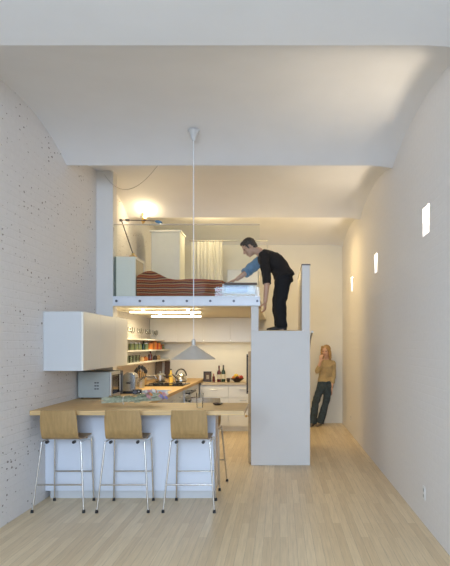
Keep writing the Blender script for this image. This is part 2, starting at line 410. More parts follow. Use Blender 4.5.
# loft slab with its steel channel, the pier at its left end, stair box with landing
ls = struct(MB().box(XL, -.27, 7.05, YB, 2.04, 2.16).build('loft_slab', M['wallback']))
ch = MB().box(-2.139, -.255, 7.032, 7.05, 2.045, 2.165).box(-2.139, -.255, 7.012, 7.032, 2.153, 2.165).box(-2.139, -.255, 7.012, 7.032, 2.045, 2.057).build('steel_channel', M['channel'], ls)
for i in range(7):
    x = -2.09 + i*.30
    MB().cyl((x, 7.032, 2.105), (x, 7.018, 2.105), .016, 12).build('bolt', M['bolt'], ch)
struct(MB().box(XL, -2.14, 7.042, 7.22, .922, 3.80).build('column', M['pier']))
mb = MB().box(-.372, .385, 7.05, 7.16, 0, 1.725).box(-.372, -.275, 7.05, 7.16, 1.725, 2.04).box(.280, .385, 7.05, 8.55, 1.725, 2.565).box(.25, .385, 7.16, 8.55, 0, 1.725).box(-.372, -.275, 7.16, 8.55, 0, 1.725)
struct(mb.build('wall_stair', M['pier'], bevel=.004))
struct(MB().box(-.275, .25, 7.16, 8.55, 1.66, 1.735).box(-.275, .28, 7.046, 7.16, 1.725, 1.735).build('floor_landing', M['oak']))
struct(MB().box(.275, .39, 7.045, 8.555, 2.565, 2.58).build('trim_1', M['greycap']))
struct(MB().box(XL, -.40, 10.40, 10.50, 0, 2.04).build('wall_kitchen', M['wallback']))
struct(MB().box(-2.06, -1.09, 7.535, 7.565, 1.985, 2.005).box(-1.9, -1.87, 7.54, 7.56, 2.005, 2.04).box(-1.28, -1.25, 7.54, 7.56, 2.005, 2.04).build('trim_2', M['tube']))
struct(MB().box(-2.02, -1.24, 8.635, 8.665, 1.985, 2.005).box(-1.9, -1.87, 8.64, 8.66, 2.005, 2.04).box(-1.40, -1.37, 8.64, 8.66, 2.005, 2.04).build('trim_3', M['tube']))

# ------------------------------------------------------------------ kitchen furniture
t = thing('peninsula_cabinet', 'glossy white back panel of the kitchen peninsula, behind the three stools', 'cabinet', (-1.5, 5.6, 0))
MB().box(XL+.002, -.645, 5.50, 5.76, .082, .878).build('panel', M['whitegloss'], t, bevel=.002)
MB().box(XL+.04, -.665, 5.535, 5.75, 0, .082).build('toe_kick', M['white'], t)

ct = MB()
ct.box(XL+.001, -.335, 5.16, 5.89, .88, .922)
# left run, with the sink cut out
SX0, SX1, SY0, SY1 = -1.86, -1.50, 7.10, 7.56
ct.box(XL+.001, SX0, 5.89, 10.398, .88, .922).box(SX1, -1.41, 5.89, 10.398, .88, .922).box(SX0, SX1, 5.89, SY0, .88, .922).box(SX0, SX1, SY1, 10.398, .88, .922)
tag(ct.build('countertop', M['counter'], origin=(-1.5, 5.5, .88)), 'L-shaped beech countertop over the peninsula and along the left wall', 'countertop')

def base_unit(name, label, cat, y0, y1, body, front, handles):
    t = thing(name, label, cat, (-1.7, (y0+y1)/2, 0))
    MB().box(-2.345, -1.462, y0+.002, y1-.002, .08, .70 if handles == 'sink' else .878).box(-2.30, -1.50, y0+.01, y1-.01, 0, .08).build('carcass', body, t)
    d = MB().box(-1.460, -1.440, y0+.004, y1-.004, .085, .872).build('door', front, t, bevel=.002)
    yc = (y0+y1)/2
    MB().cyl((-1.415, yc-.12, .80), (-1.415, yc+.12, .80), .007, 10).cyl((-1.44, yc-.1, .80), (-1.415, yc-.1, .80), .005, 8).cyl((-1.44, yc+.1, .80), (-1.415, yc+.1, .80), .005, 8).build('handle', M['steel'], d)
    return t
base_unit('base_cabinet', 'white base cabinet next to the peninsula, under the beech counter', 'cabinet', 5.95, 7.05, M['white'], M['white'], 'bar')
base_unit('base_cabinet', 'white base cabinet under the sink', 'cabinet', 7.05, 7.62, M['white'], M['white'], 'sink')
base_unit('dishwasher', 'steel fronted dishwasher between sink and oven', 'dishwasher', 7.62, 8.22, M['white'], M['steel'], 'bar')
base_unit('base_cabinet', 'white corner base cabinet beyond the oven', 'cabinet', 8.90, 9.78, M['white'], M['white'], 'bar')
t = thing('oven', 'steel oven with two black bar handles under the black hob', 'oven', (-1.7, 8.56, 0))
MB().box(-2.345, -1.452, 8.224, 8.896, .0, .878).build('body', M['steel'], t)
MB().box(-1.452, -1.425, 8.235, 8.885, .76, .872).build('control_panel', M['steel'], t, bevel=.003)
d = MB().box(-1.452, -1.425, 8.235, 8.885, .22, .75).build('door', M['steel'], t, bevel=.003)
MB().box(-1.425, -1.421, 8.32, 8.80, .34, .64).build('window', M['hob'], d)
for z, pr in ((.70, d), (.815, t)):
    MB().cyl((-1.365, 8.27, z), (-1.365, 8.85, z), .017, 12).cyl((-1.425, 8.31, z), (-1.365, 8.31, z), .010, 8).cyl((-1.425, 8.81, z), (-1.365, 8.81, z), .010, 8).build('handle', M['black'], pr, smooth=True)

t = thing('sink', 'steel inset sink in the left counter run', 'sink', (-1.68, 7.33, .75))
sk = MB(); th = .006
sk.box(SX0+.001, SX1-.001, SY0+.001, SY1-.001, .75, .756)
sk.box(SX0+.001, SX0+.007, SY0+.001, SY1-.001, .756, .926).box(SX1-.007, SX1-.001, SY0+.001, SY1-.001, .756, .926).box(SX0+.007, SX1-.007, SY0+.001, SY0+.007, .756, .926).box(SX0+.007, SX1-.007, SY1-.007, SY1-.001, .756, .926)
sk.build('basin', M['steel'], t)
r = MB(); r.box(SX0-.02, SX1+.02, SY0-.02, SY0+.001, .9225, .927).box(SX0-.02, SX1+.02, SY1-.001, SY1+.02, .9225, .927).box(SX0-.02, SX0+.001, SY0+.001, SY1-.001, .9225, .927).box(SX1-.001, SX1+.02, SY0+.001, SY1-.001, .9225, .927)
r.build('rim', M['steel'], t)
MB().lathe([(0, .757), (.03, .757), (.03, .760), (0, .760)], (-1.68, 7.33, 0)).build('drain', M['chrome'], t)

t = thing('faucet', 'dark steel mixer faucet slanting over the sink', 'faucet', (-1.98, 7.42, .922))
MB().lathe([(0, .922), (.032, .922), (.032, .935), (.022, .95), (.022, 1.0), (0, 1.0)], (-1.98, 7.42, 0)).build('base', M['chrome'], t, smooth=True)
MB().tube([(-1.98, 7.42, .985), (-1.93, 7.42, 1.03), (-1.85, 7.42, 1.10), (-1.81, 7.42, 1.118), (-1.70, 7.42, 1.118), (-1.675, 7.42, 1.11), (-1.668, 7.42, 1.085)], .014, 12).build('spout', mat('dark steel', (.20, .18, .16), .25, .8), t, smooth=True)
MB().tube([(-1.98, 7.42, .99), (-2.03, 7.40, 1.04), (-2.05, 7.39, 1.07)], .008, 10).build('lever', M['black'], t, smooth=True)

t = thing('cooktop', 'black gas hob set in the left counter', 'hob', (-1.73, 8.57, .922))
MB().box(-2.06, -1.45, 8.28, 8.88, .9225, .938).build('plate', M['hob'], t, bevel=.003)
for (bx, by) in ((-1.90, 8.43), (-1.60, 8.43), (-1.90, 8.73), (-1.60, 8.73)):
    b_ = MB().lathe([(0, .938), (.05, .938), (.05, .95), (.035, .954), (0, .954)], (bx, by, 0)).build('burner', M['black'], t, smooth=True)
    g_ = MB()
    for k in range(4):
        a = k*math.pi/2 + .4
        g_.box(0,0,0,0,0,0) if False else None
        p = Vector((math.cos(a), math.sin(a), 0))
        g_.tube([Vector((bx, by, .958)) + p*.03, Vector((bx, by, .962)) + p*.10, Vector((bx, by, .939)) + p*.105], .005, 6)
    g_.build('pan_support', M['black'], b_)

# back run
t = thing('back_base_cabinet', 'cream base cabinet along the kitchen back wall', 'cabinet', (-.9, 10.1, 0))
MB().box(-1.435, -.405, 9.84, 10.398, .09, .83).build('carcass', M['cream'], t)
MB().box(-1.43, -.42, 9.88, 10.39, 0, .09).build('toe_kick', M['cream'], t)
for i in range(2):
    x0 = -1.432 + i*.515
    d = MB().box(x0+.002, x0+.51, 9.82, 9.84, .095, .60).build('door', M['cream'], t, bevel=.002)
    MB().cyl((x0+.2, 9.80, .56), (x0+.32, 9.80, .56), .006, 8).cyl((x0+.21, 9.82, .56), (x0+.21, 9.80, .56), .004, 8).cyl((x0+.31, 9.82, .56), (x0+.31, 9.80, .56), .004, 8).build('handle', M['steel'], d)
    d = MB().box(x0+.002, x0+.51, 9.82, 9.84, .606, .825).build('drawer', M['cream'], t, bevel=.002)
    MB().cyl((x0+.2, 9.80, .75), (x0+.32, 9.80, .75), .006, 8).cyl((x0+.21, 9.82, .75), (x0+.21, 9.80, .75), .004, 8).cyl((x0+.31, 9.82, .75), (x0+.31, 9.80, .75), .004, 8).build('handle', M['steel'], d)
tag(MB().box(-1.405, -.40, 9.79, 10.398, .832, .872).build('back_countertop', M['counterpale'], origin=(-.9, 10.1, .832), bevel=.003), 'pale countertop along the kitchen back wall under fruit and bottles', 'countertop')
t = thing('back_wall_cupboard', 'row of cream cupboards above the back counter, up to the loft underside', 'cupboard', (-1.2, 10.2, 1.63))
MB().box(-2.346, -.405, 9.92, 10.398, 1.632, 2.038).build('carcass', M['cream'], t)
for i in range(4):
    x0 = -2.346 + i*.485
    MB().box(x0+.001, x0+.483, 9.90, 9.92, 1.600, 2.034).build('door', M['cream'], t, bevel=.002)
tag(MB().box(-1.6, -.5, 9.96, 10.0, 1.619, 1.632).build('undercabinet_lamp', M['tube'], origin=(-1.05, 9.98, 1.632)), 'lit lamp strip under the back cupboards', 'lamp')

t = thing('wall_cupboard', 'white cupboard hung on the whitewashed brick above the microwave', 'cupboard', (-2.15, 6.25, 1.28))
MB().box(XL+.002, -1.972, 5.455, 7.045, 1.282, 1.872).build('carcass', M['white'], t, bevel=.002)
for i in range(3):
    y0 = 5.456 + i*.530
    MB().box(-1.972, -1.953, y0+.0015, y0+.5275, 1.284, 1.870).build('door', M['cream'], t, bevel=.002)

t = thing('refrigerator', 'cream refrigerator sliver behind the stair wall', 'refrigerator', (-.05, 7.9, 0))
# stands under the landing, its edge showing past the wall
t.location = (-.39, 7.5, 0); ORG[t.name] = Vector(t.location)
MB().box(-.412, -.374, 7.12, 7.80, .02, 1.46).build('door', M['oak'], t, bevel=.004)
MB().cyl((-.432, 7.25, .90), (-.432, 7.25, 1.42), .010, 10).cyl((-.432, 7.25, .93), (-.41, 7.25, .93), .006, 8).cyl((-.432, 7.25, 1.39), (-.41, 7.25, 1.39), .006, 8).build('handle', M['black'], t)
MB().cyl((-.412, 7.30, .60), (-.445, 7.30, .60), .008, 8).sph((-.45, 7.30, .60), .018).build('knob', M['brass'], t, smooth=True)
t.name = 'closet_door'; tag(t, 'narrow oak closet door edge along the left side of the stair wall', 'door')
ORG[t.name] = Vector(t.location)

# three open shelves on the left wall
for z, lb in ((1.64, 'top white wall shelf, the one carrying wine glasses'), (1.47, 'middle white wall shelf, the one carrying jars and orange tins'), (1.29, 'lowest white wall shelf, the one carrying green glasses and a dark bottle')):
    tag(MB().box(XL+.001, -2.075, 7.24, 9.895 if z > 1.6 else 10.395, z-.022, z).build('wall_shelf', M['shelf'], origin=(-2.2, 8.8, z-.022), bevel=.002), lb, 'shelf', 'open shelves by the hob')

# ------------------------------------------------------------------ bar stools
def make_stool(label):
    t = thing('bar_stool', label, 'stool', (0, 0, 0), 'beech bar stools at the peninsula')
    # local: backrest on -Y side (towards the room), seat reaching +Y; origin on the floor under the seat centre
    W = .170
    prof = []                                    # centreline of the bent shell in (y, z)
    prof += [(-.236, .952), (-.224, .86), (-.210, .775)]
    for i in range(7):
        a = R(10 + i*13.5); prof.append((-.200 + .052*(1-math.cos(a)) + .000, .748 - .072*math.sin(a)))
    prof += [(-.10, .664), (.02, .663), (.14, .672), (.190, .668), (.204, .654)]
    th = .011
    mb = MB(); rings = []
    nx = 14
    # width varies along the profile a little, corners rounded
    def wid(i):
        k = i/(len(prof)-1)
        return W*(.93 if i == 0 else 1.0) * (1.0 if k < .86 else 1.0 - .16*((k-.86)/.14)**2)
    pts = [Vector((0, y, z - .012)) for y, z in prof]
    nor = []
    for i, p in enumerate(pts):
        tg = (pts[min(i+1, len(pts)-1)] - pts[max(i-1, 0)]).normalized(); nor.append(Vector((0, -tg.z, tg.y)))
    for sgn in (0, 1):
        g = []
        for i, p in enumerate(pts):
            row = []
            for k in range(nx+1):
                u = -1 + 2*k/nx; wv = wid(i)
                curve = -.016*(1-u*u) if i < 4 else 0
                row.append(mb.bm.verts.new((u*wv, p.y + curve + nor[i].y*th*sgn, p.z + nor[i].z*th*sgn)))
            g.append(row)
        rings.append(g)
    a, b = rings; n = len(pts)
    for i in range(n-1):
        for k in range(nx):
            mb.bm.faces.new((a[i][k], a[i][k+1], a[i+1][k+1], a[i+1][k])); mb.bm.faces.new((b[i][k+1], b[i][k], b[i+1][k], b[i+1][k+1]))
        mb.bm.faces.new((a[i][0], a[i+1][0], b[i+1][0], b[i][0])); mb.bm.faces.new((a[i+1][nx], a[i][nx], b[i][nx], b[i+1][nx]))
    for k in range(nx):
        mb.bm.faces.new((a[0][k+1], a[0][k], b[0][k], b[0][k+1])); mb.bm.faces.new((a[n-1][k], a[n-1][k+1], b[n-1][k+1], b[n-1][k]))
    mb.build('shell', M['beech'], t, smooth=True)
    feet = {(-1,-1): (-.236, -.232), (1,-1): (.236, -.232), (-1,1): (-.195, .168), (1,1): (.195, .168)}
    tops = {(-1,-1): (-.182, -.150), (1,-1): (.182, -.150), (-1,1): (-.180, .140), (1,1): (.180, .140)}
    def at(k, z):
        f, tp = Vector(feet[k] + (0,)), Vector(tops[k] + (.645,)); q = z/.645; return f.lerp(tp, q)
    for k in feet:
        l = MB().tube([at(k, .012), at(k, .3), at(k, .62), at(k, .640)], .0085, 10).build('leg', M['chrome'], t, smooth=True)
        p = at(k, 0)
        MB().lathe([(0, 0), (.014, 0), (.015, .006), (.012, .028), (0, .028)], (p.x, p.y, 0), 12).build('foot_cap', M['rubber'], l, smooth=True)
    for s, z in ((-1, .25), (1, .295)):
        MB().cyl(at((-1, s), z), at((1, s), z), .0075, 10).build('foot_rail', M['chrome'], t, smooth=True)
    # frame bars carrying the shell, with the black bolts that hold it
    for s in (-1, 1):
        MB().cyl(at((s, -1), .636), at((s, 1), .636), .0085, 10).build('seat_rail', M['chrome'], t, smooth=True)
    for x in (-.125, .125):
        MB().cyl((x, -.185, .638), (x, -.150, .638), .0145, 12).build('bolt', M['black'], t, smooth=True)
    MB().cyl((-.181, .05, .643), (.181, .05, .640), .0085, 10).build('cross_bar', M['chrome'], t, smooth=True)
    return t
s0 = make_stool('leftmost beech bar stool at the peninsula, nearest the brick wall'); s0.location = (-2.037, 5.275, 0)
dup(s0, (-1.447, 5.275, 0), 'middle beech bar stool of the three in front of the white panel', .01)
dup(s0, (-.834, 5.275, 0), 'rightmost beech bar stool of the three in front of the white panel', -.015)
dup(s0, (-.835, 5.985, 0), 'beech bar stool tucked behind the peninsula, mostly hidden by the white panel', math.pi)

# ------------------------------------------------------------------ things on the peninsula and left counter
t = thing('microwave', 'silver grey microwave on the counter under the wall cupboard', 'microwave', (-2.14, 6.58, .922))
MB().box(-2.325, -1.965, 6.33, 6.83, .934, 1.232).build('housing', M['silver'], t, bevel=.006)
d = MB().box(-1.965, -1.945, 6.34, 6.70, .938, 1.228).build('door', M['steel'], t, bevel=.003)
MB().box(-1.945, -1.942, 6.38, 6.66, .975, 1.195).build('window', M['hob'], d)
MB().cyl((-1.925, 6.68, .97), (-1.925, 6.68, 1.20), .007, 8).cyl((-1.945, 6.68, .98), (-1.925, 6.68, .98), .005, 8).cyl((-1.945, 6.68, 1.19), (-1.925, 6.68, 1.19), .005, 8).build('handle', M['black'], d)
MB().box(-1.965, -1.947, 6.705, 6.825, .938, 1.228).build('control_panel', M['black'], t, bevel=.003)
for z in (1.03, 1.065, 1.10):
    v = MB()
    for k in range(2): v.box(-2.135+k*.028, -2.113+k*.028, 6.3255, 6.331, z, z+.012)
    v.build('vent', M['black'], t)
for (x, y) in ((-2.29, 6.37), (-2.0, 6.37), (-2.29, 6.79), (-2.0, 6.79)):
    MB().cyl((x, y, .9225), (x, y, .934), .014, 10).build('foot', M['rubber'], t)

t = thing('toaster', 'tall chrome toaster with rounded top beside the microwave', 'toaster', (-1.93, 7.05, .922))
arch = [(-2.015, 7.02, .945), (-1.845, 7.02, .945)] + [(-1.93 + .085*math.cos(R(a)), 7.02, 1.12 + .075*math.sin(R(a))) for a in range(0, 181, 15)]
MB().prism(arch[::1], (0, .17, 0)).build('housing', M['chrome'], t, bevel=.008, smooth=True)
MB().box(-2.005, -1.855, 7.01, 7.20, .9225, .945).build('base', M['black'], t, bevel=.004)
MB().box(-1.955, -1.905, 6.995, 7.02, 1.05, 1.066).build('lever', M['black'], t, bevel=.003)
t = thing('radio', 'small black radio at the wall end of the counter behind the bouquet', 'radio', (-1.90, 6.78, .922))
t.location = (-1.80, 6.93, .922); ORG[t.name] = Vector(t.location)
MB().box(-1.85, -1.745, 6.90, 6.96, .9225, .985).build('housing', M['black'], t, bevel=.006)
MB().cyl((-1.82, 6.899, .953), (-1.82, 6.893, .953), .022, 16).build('speaker_grille', M['bolt'], t)
MB().cyl((-1.77, 6.90, .96), (-1.77, 6.890, .96), .008, 12).build('dial', M['steel'], t)

# bouquet lying on the peninsula
t = thing('bouquet', 'wrapped bouquet of mixed flowers lying on the peninsula', 'flowers', (-1.5, 5.66, .922))
A, B = Vector((-1.82, 5.60, .968)), Vector((-1.16, 5.70, .978))
ax = (B - A); dirn = ax.normalized(); side = Vector((-dirn.y, dirn.x, 0))
st = MB()
for i in range(26):
    a = random.uniform(-.05, .05); h = random.uniform(-.022, .04); q = random.uniform(.0, .06)
    p0 = A + dirn*q + side*a + Vector((0,0,h)); p1 = A + ax*.45 + side*a*.5 + Vector((0,0,h*.6)); p2 = A + ax*random.uniform(.7, .95) + side*a*2.0 + Vector((0,0,h*1.3 + .02))
    st.tube([p0, p1, p2], .0042, 6)
st.build('stems', M['stem'], t, smooth=True)
lf = MB()
for i in range(60):
    q = random.uniform(.15, .85); wd = .03 + .06*abs(q-.3)
    c = A + ax*q + side*random.uniform(-wd, wd) + Vector((0,0,random.uniform(-.01, .035 + .05*q)))
    d = (dirn*random.uniform(.3,1) + side*random.uniform(-.8,.8) + Vector((0,0,random.uniform(-.2,.4)))).normalized()
    n_ = d.orthogonal().normalized(); l_ = random.uniform(.03, .06)
    lf.ell(c, (d*l_, n_*.012, d.cross(n_)*.0022), 8, 6)
o_ = lf.build('leaves', M['leaf'], t, smooth=True); o_['kind'] = 'stuff'
def wrapf(u, v):
    a = math.pi*(1.02 - 1.04*v); q = .10 + .62*u; rr = .05 + .045*abs(u-.35)*1.6
    return A + ax*q + side*rr*1.15*math.cos(a) + Vector((0,0,-.005 + rr*.85*math.sin(a) + .006*math.sin(u*22 + v*9)))
M['film'] = glass_mat('thin wrapping film', (.97, .98, .96), 1.22)
MB().sheet(18, 12, wrapf).build('wrapping', M['film'], t, smooth=True)
MB().tube([A + ax*.33 + side*.055*math.cos(k) + Vector((0,0,.002 + .040*math.sin(k))) for k in [i*2*math.pi/16 for i in range(17)]], .004, 6).build('ribbon', M['paleflower'], t)
cols = ['pink']*6 + ['paleflower']*4 + ['orangef']*4 + ['violet']*3 + ['pink']*3
for i, cn in enumerate(cols):
    q = random.uniform(.66, 1.0); c = A + ax*q + side*random.uniform(-.10, .10) + Vector((0,0,random.uniform(-.008, .062) + (.03 if q < .8 else 0)))
    b_ = MB(); r_ = random.uniform(.016, .026); up = (dirn*.6 + Vector((0,-.5,.6))).normalized(); e1 = up.orthogonal().normalized(); e2 = up.cross(e1)
    b_.ell(c, (e1*r_*.5, e2*r_*.5, up*r_*.45), 10, 6)
    for k in range(7):
        a = 2*math.pi*k/7; d = e1*math.cos(a) + e2*math.sin(a)
        b_.ell(c + d*r_*.65 + up*.002, (d*r_*.6, up.cross(d)*r_*.42, up*r_*.22), 8, 5)
    b_.build('blossom', M[cn], t, smooth=True)

def tumbler(name, label, cat, loc, r, h, m, group=None):
    o = MB().lathe([(0, 0), (r*.82, 0), (r*.84, .004), (r, h), (r-.002, h), (r*.80, .010), (0, .010)], (0,0,0), 20).build(name, m, smooth=True)
    o.location = loc; return tag(o, label, cat, group)
tumbler('drinking_glass', 'clear tall drinking glass standing on the peninsula', 'glass', (-.79, 5.42, .9222), .036, .145, M['glass'])
tag(MB().lathe([(0, 0), (.03, 0), (.05, .012), (.052, .018), (.046, .018), (.026, .007), (0, .007)]).build('small_dish', M['darkbowl'], origin=(0,0,0), smooth=True), 'small dark brown dish near the end of the peninsula', 'dish').location = (-.645, 5.69, .9222)

# left counter
t = thing('utensil_crock', 'steel crock of black utensils on the left counter', 'crock', (-2.02, 7.98, .922))
MB().lathe([(0, .9225), (.052, .9225), (.055, .93), (.055, 1.06), (.050, 1.06), (.050, .93), (0, .93)], (-2.02, 7.98, 0)).build('crock', M['steel'], t, smooth=True)
for i in range(6):
    a = i*1.05; d = Vector((math.cos(a)*.05, math.sin(a)*.05, 0)); c = Vector((-2.02, 7.98, .94)); u = MB(); top = c + d*1.5 + Vector((0,0,.19 + .03*(i % 3)))
    u.tube([c + d*.4, top], .006, 8); u.ell(top + Vector((0,0,.03)), ((.022,0,0),(0,.012,0),(0,0,.035)), 10, 6)
    u.build('utensil', M['black'], t, smooth=True)
t = thing('canister', 'round tan stoneware canister against the left wall', 'canister', (-2.10, 8.72, .922))
MB().lathe([(0, .9225), (.09, .9225), (.105, .96), (.108, 1.04), (.098, 1.10), (.09, 1.10), (0, 1.10)], (-2.19, 8.60, 0)).build('pot', M['tan'], t, smooth=True)
MB().lathe([(0, 1.101), (.095, 1.101), (.09, 1.12), (.02, 1.13), (.02, 1.145), (0, 1.15)], (-2.19, 8.60, 0)).build('lid', M['tan'], t, smooth=True)
t.location = (-2.19, 8.60, .922)
for ch_ in t.children:
    ch_.data.transform(Matrix.Translation(Vector((-2.10+2.19, 8.72-8.60, 0))))
ORG[t.name] = Vector(t.location)
t = thing('saucepan', 'steel saucepan on the hob left of the kettle', 'saucepan', (-1.90, 8.73, .965))
MB().lathe([(0, 0), (.075, 0), (.082, .01), (.082, .10), (.078, .10), (.078, .012), (0, .012)], (-1.90, 8.73, .9665)).build('pan', M['chrome'], t, smooth=True)
MB().lathe([(.082, .101), (.084, .104), (.05, .125), (0, .132)], (-1.90, 8.73, .9665)).lathe([(.008, .131), (.008, .142), (.018, .148), (.016, .158), (0, .160)], (-1.90, 8.73, .9665)).build('lid', M['steel'], t, smooth=True)
MB().tube([(-1.82, 8.72, 1.045), (-1.74, 8.66, 1.055), (-1.70, 8.62, 1.058)], .009, 8).build('handle', M['black'], t, smooth=True)
t = thing('kettle', 'chrome whistling kettle with black arched handle on the hob', 'kettle', (-1.57, 8.73, .9665))
MB().lathe([(0, 0), (.085, 0), (.095, .012), (.09, .05), (.068, .095), (.045, .115), (.04, .118), (0, .118)], (-1.57, 8.73, .9665)).build('body', M['chrome'], t, smooth=True)
MB().lathe([(.040, .118), (.038, .124), (0, .13)], (-1.57, 8.73, .9665)).sph((-1.57, 8.73, .9665+.14), .012).build('lid', M['steel'], t, smooth=True)
MB().cone((-1.63, 8.69, 1.03), (-1.70, 8.64, 1.085), .020, .010, 12).build('spout', M['chrome'], t, smooth=True)
MB().tube([(-1.57 + .078*math.cos(R(a)), 8.73 + .045*math.cos(R(a)), 1.04 + .125*math.sin(R(a))) for a in range(8, 173, 12)], .011, 10).build('handle', M['black'], t, smooth=True)
t = thing('oil_bottle', 'yellow oil bottle behind the hob', 'bottle', (-1.82, 9.18, .922))
MB().lathe([(0, 0), (.034, 0), (.036, .01), (.036, .13), (.014, .17), (.013, .205), (0, .205)], (-1.82, 9.18, .9225)).build('body', M['yellowoil'], t, smooth=True)
MB().lathe([(0, .205), (.015, .205), (.015, .225), (0, .225)], (-1.82, 9.18, .9225)).build('cap', M['black'], t, smooth=True)
def board(label, m, x0, x1, h, tilt):
    b_ = MB(); y = 10.385
    pr = [(x0, y-tilt, .9225), (x1, y-tilt, .9225), (x1, y-.004, .9225+h), (x0, y-.004, .9225+h)]
    b_.prism(pr, (0, -.018, .002))
    return tag(b_.build('chopping_board', m, origin=((x0+x1)/2, y-tilt, .9225), bevel=.003), label, 'board', 'chopping boards at the back corner')
board('grey brown chopping board leaning in the back left corner', M['greyboard'], -2.335, -2.215, .31, .07)
board('dark walnut chopping board leaning on the kitchen back wall', M['walnut'], -2.17, -2.07, .32, .07)

# ------------------------------------------------------------------ things on the back counter (z .872)
ZB = .8725
t = thing('picture_frame', 'small dark framed picture standing on the back counter', 'picture', (-1.33, 10.12, ZB))
MB().box(-1.405, -1.395+.01, 10.10, 10.12, ZB, ZB+.19).box(-1.275, -1.26, 10.10, 10.12, ZB, ZB+.19).box(-1.385, -1.275, 10.10, 10.12, ZB, ZB+.018).box(-1.385, -1.275, 10.10, 10.12, ZB+.172, ZB+.19).build('frame', M['black'], t)
MB().box(-1.386, -1.274, 10.108, 10.118, ZB+.017, ZB+.173).build('print', M['walnut'], t)
MB().box(-1.352, -1.305, 10.105, 10.108, ZB+.05, ZB+.125).build('print_centre', M['card'], t)
def bottle(label, x, y, z, r, h, m, cap, lab=True, group='bottles on the back counter', name='wine_bottle', cat='bottle'):
    t = thing(name, label, cat, (x, y, z), group)
    MB().lathe([(0, 0), (r*.95, 0), (r, .008), (r, h*.58), (r*.75, h*.66), (r*.36, h*.75), (r*.34, h*.97), (0, h*.97)], (x, y, z)).build('body', m, t, smooth=True)
    MB().lathe([(r*.37, h*.86), (r*.40, h*.86), (r*.40, h), (0, h)], (x, y, z)).build('cap', cap, t, smooth=True)
    if lab: MB().lathe([(r*1.012, h*.18), (r*1.012, h*.46)], (x, y, z)).build('label', M['label'], t, smooth=True)
    return t
bottle('short reddish bottle between picture frame and wine bottles', -1.215, 10.08, ZB, .024, .15, M['winered'], M['red'], False, name='sauce_bottle')
bottle('dark red wine bottle, left of the two tall bottles', -1.115, 10.06, ZB, .037, .30, M['winered'], M['winered'])
bottle('green wine bottle with pale label, right of the two tall bottles', -1.035, 10.06, ZB, .037, .31, M['wine'], M['greycap'])
tumbler('cup', 'small dark cup between green wine bottle and fruit bowl', 'cup', (-.945, 10.05, ZB+.0003), .034, .07, M['darkbowl'])
tag(MB().lathe([(0, 0), (.05, 0), (.055, .008), (.115, .055), (.125, .07), (.118, .07), (.10, .052), (.045, .016), (0, .016)]).build('fruit_bowl', M['darkbowl'], smooth=True), 'dark fruit bowl at the right end of the back counter', 'bowl').location = (-.78, 10.04, ZB)
def fruit(name, label, x, y, z, r, m, sy=1.0):
    t = thing(name, label, 'fruit', (x, y, z-r), 'fruit in the dark bowl')
    MB().ell((x, y, z), ((r*sy,0,0),(0,r,0),(0,0,r*.94))).build('flesh', m, t, smooth=True)
    MB().tube([(x, y, z+r*.85), (x+.003, y, z+r*1.12)], .0025, 6).build('stem', M['walnut'], t)
fruit('lemon', 'yellow lemon on top of the fruit heap', -.80, 10.03, ZB+.117, .036, M['yellow'], 1.2)
fruit('orange_fruit', 'orange in the left of the bowl', -.845, 10.02, ZB+.080, .034, M['orange'])
fruit('apple', 'red apple at the right of the bowl', -.705, 10.02, ZB+.088, .036, M['red'])
fruit('apple', 'dark red apple at the middle front of the bowl', -.775, 9.99, ZB+.083, .032, M['winered'])
fruit('orange_fruit', 'orange behind the red apple in the bowl', -.745, 10.08, ZB+.083, .034, M['orange'])

# ------------------------------------------------------------------ things on the open shelves
wg = thing('wine_glass', 'wine glass on the top shelf', 'glass', (0,0,0), 'stemmed glasses on the top shelf')
MB().lathe([(0, .0), (.033, 0), (.033, .002), (.005, .006), (.004, .075), (.012, .082), (.030, .10), (.037, .13), (.033, .165), (.0315, .165), (.035, .13), (.028, .102), (0, .086)], n=18).build('bowl_and_stem', M['glass'], wg, smooth=True)
spots = [(-2.20, 7.75 + .26*i) for i in range(9)]
ordn = ['first', 'second', 'third', 'fourth', 'fifth', 'sixth', 'seventh', 'eighth', 'ninth']
for i, (x, y) in enumerate(spots):
    lb = ordn[i] + ' stemmed glass on the top shelf, counted from the white wall cupboard'
    if i == 0: wg.location = (x, y, 1.6405); wg['label'] = lb
    else: dup(wg, (x + .03*((i % 2)*2-1)*.6, y, 1.6405), lb)
jar = thing('jar', '', 'jar', (0,0,0), 'jars on the middle shelf')
MB().lathe([(0, 0), (.034, 0), (.037, .006), (.037, .085), (.030, .096), (0, .096)], n=18).build('body', M['greenjar'], jar, smooth=True)
MB().lathe([(.0, .097), (.033, .097), (.033, .112), (0, .112)], n=18).build('lid', M['steel'], jar, smooth=True)
jl = [(8.05, 'green jar on the middle shelf, nearest the wall cupboard'), (8.30, 'second green jar along the middle shelf'), (8.52, 'third green jar along the middle shelf, next to the dark one'), (8.96, 'green jar on the middle shelf beside the orange tins')]
for i, (y, lb) in enumerate(jl):
    if i == 0: jar.location = (-2.18, y, 1.4705); jar['label'] = lb
    else: dup(jar, (-2.18, y, 1.4705), lb)
bottle('small dark bottle among the jars on the middle shelf', -2.17, 8.74, 1.4705, .028, .14, M['wine'], M['greycap'], False, group=None, name='spice_bottle')
def tin(label, y, z, r, h, m, x=-2.17):
    t = thing('tin', label, 'tin', (x, y, z), 'tins on the middle shelf')
    MB().lathe([(0, 0), (r, 0), (r, h), (0, h)], (x, y, z), 20).build('body', m, t, smooth=True)
    MB().lathe([(0, h+.0005), (r*1.03, h+.0005), (r*1.03, h+.012), (0, h+.012)], (x, y, z), 20).build('lid', M['amber'], t, smooth=True)
tin('orange tin, first of the tins from the jars', 9.18, 1.4705, .042, .095, M['orange'])
tin('dark amber tin, second of the tins from the jars', 9.32, 1.4705, .045, .12, M['amber'])
tin('tall orange tin in the middle of the tins', 9.47, 1.4705, .046, .13, M['orange'])
tin('red tin between the two taller orange ones', 9.62, 1.4705, .042, .10, M['red'])
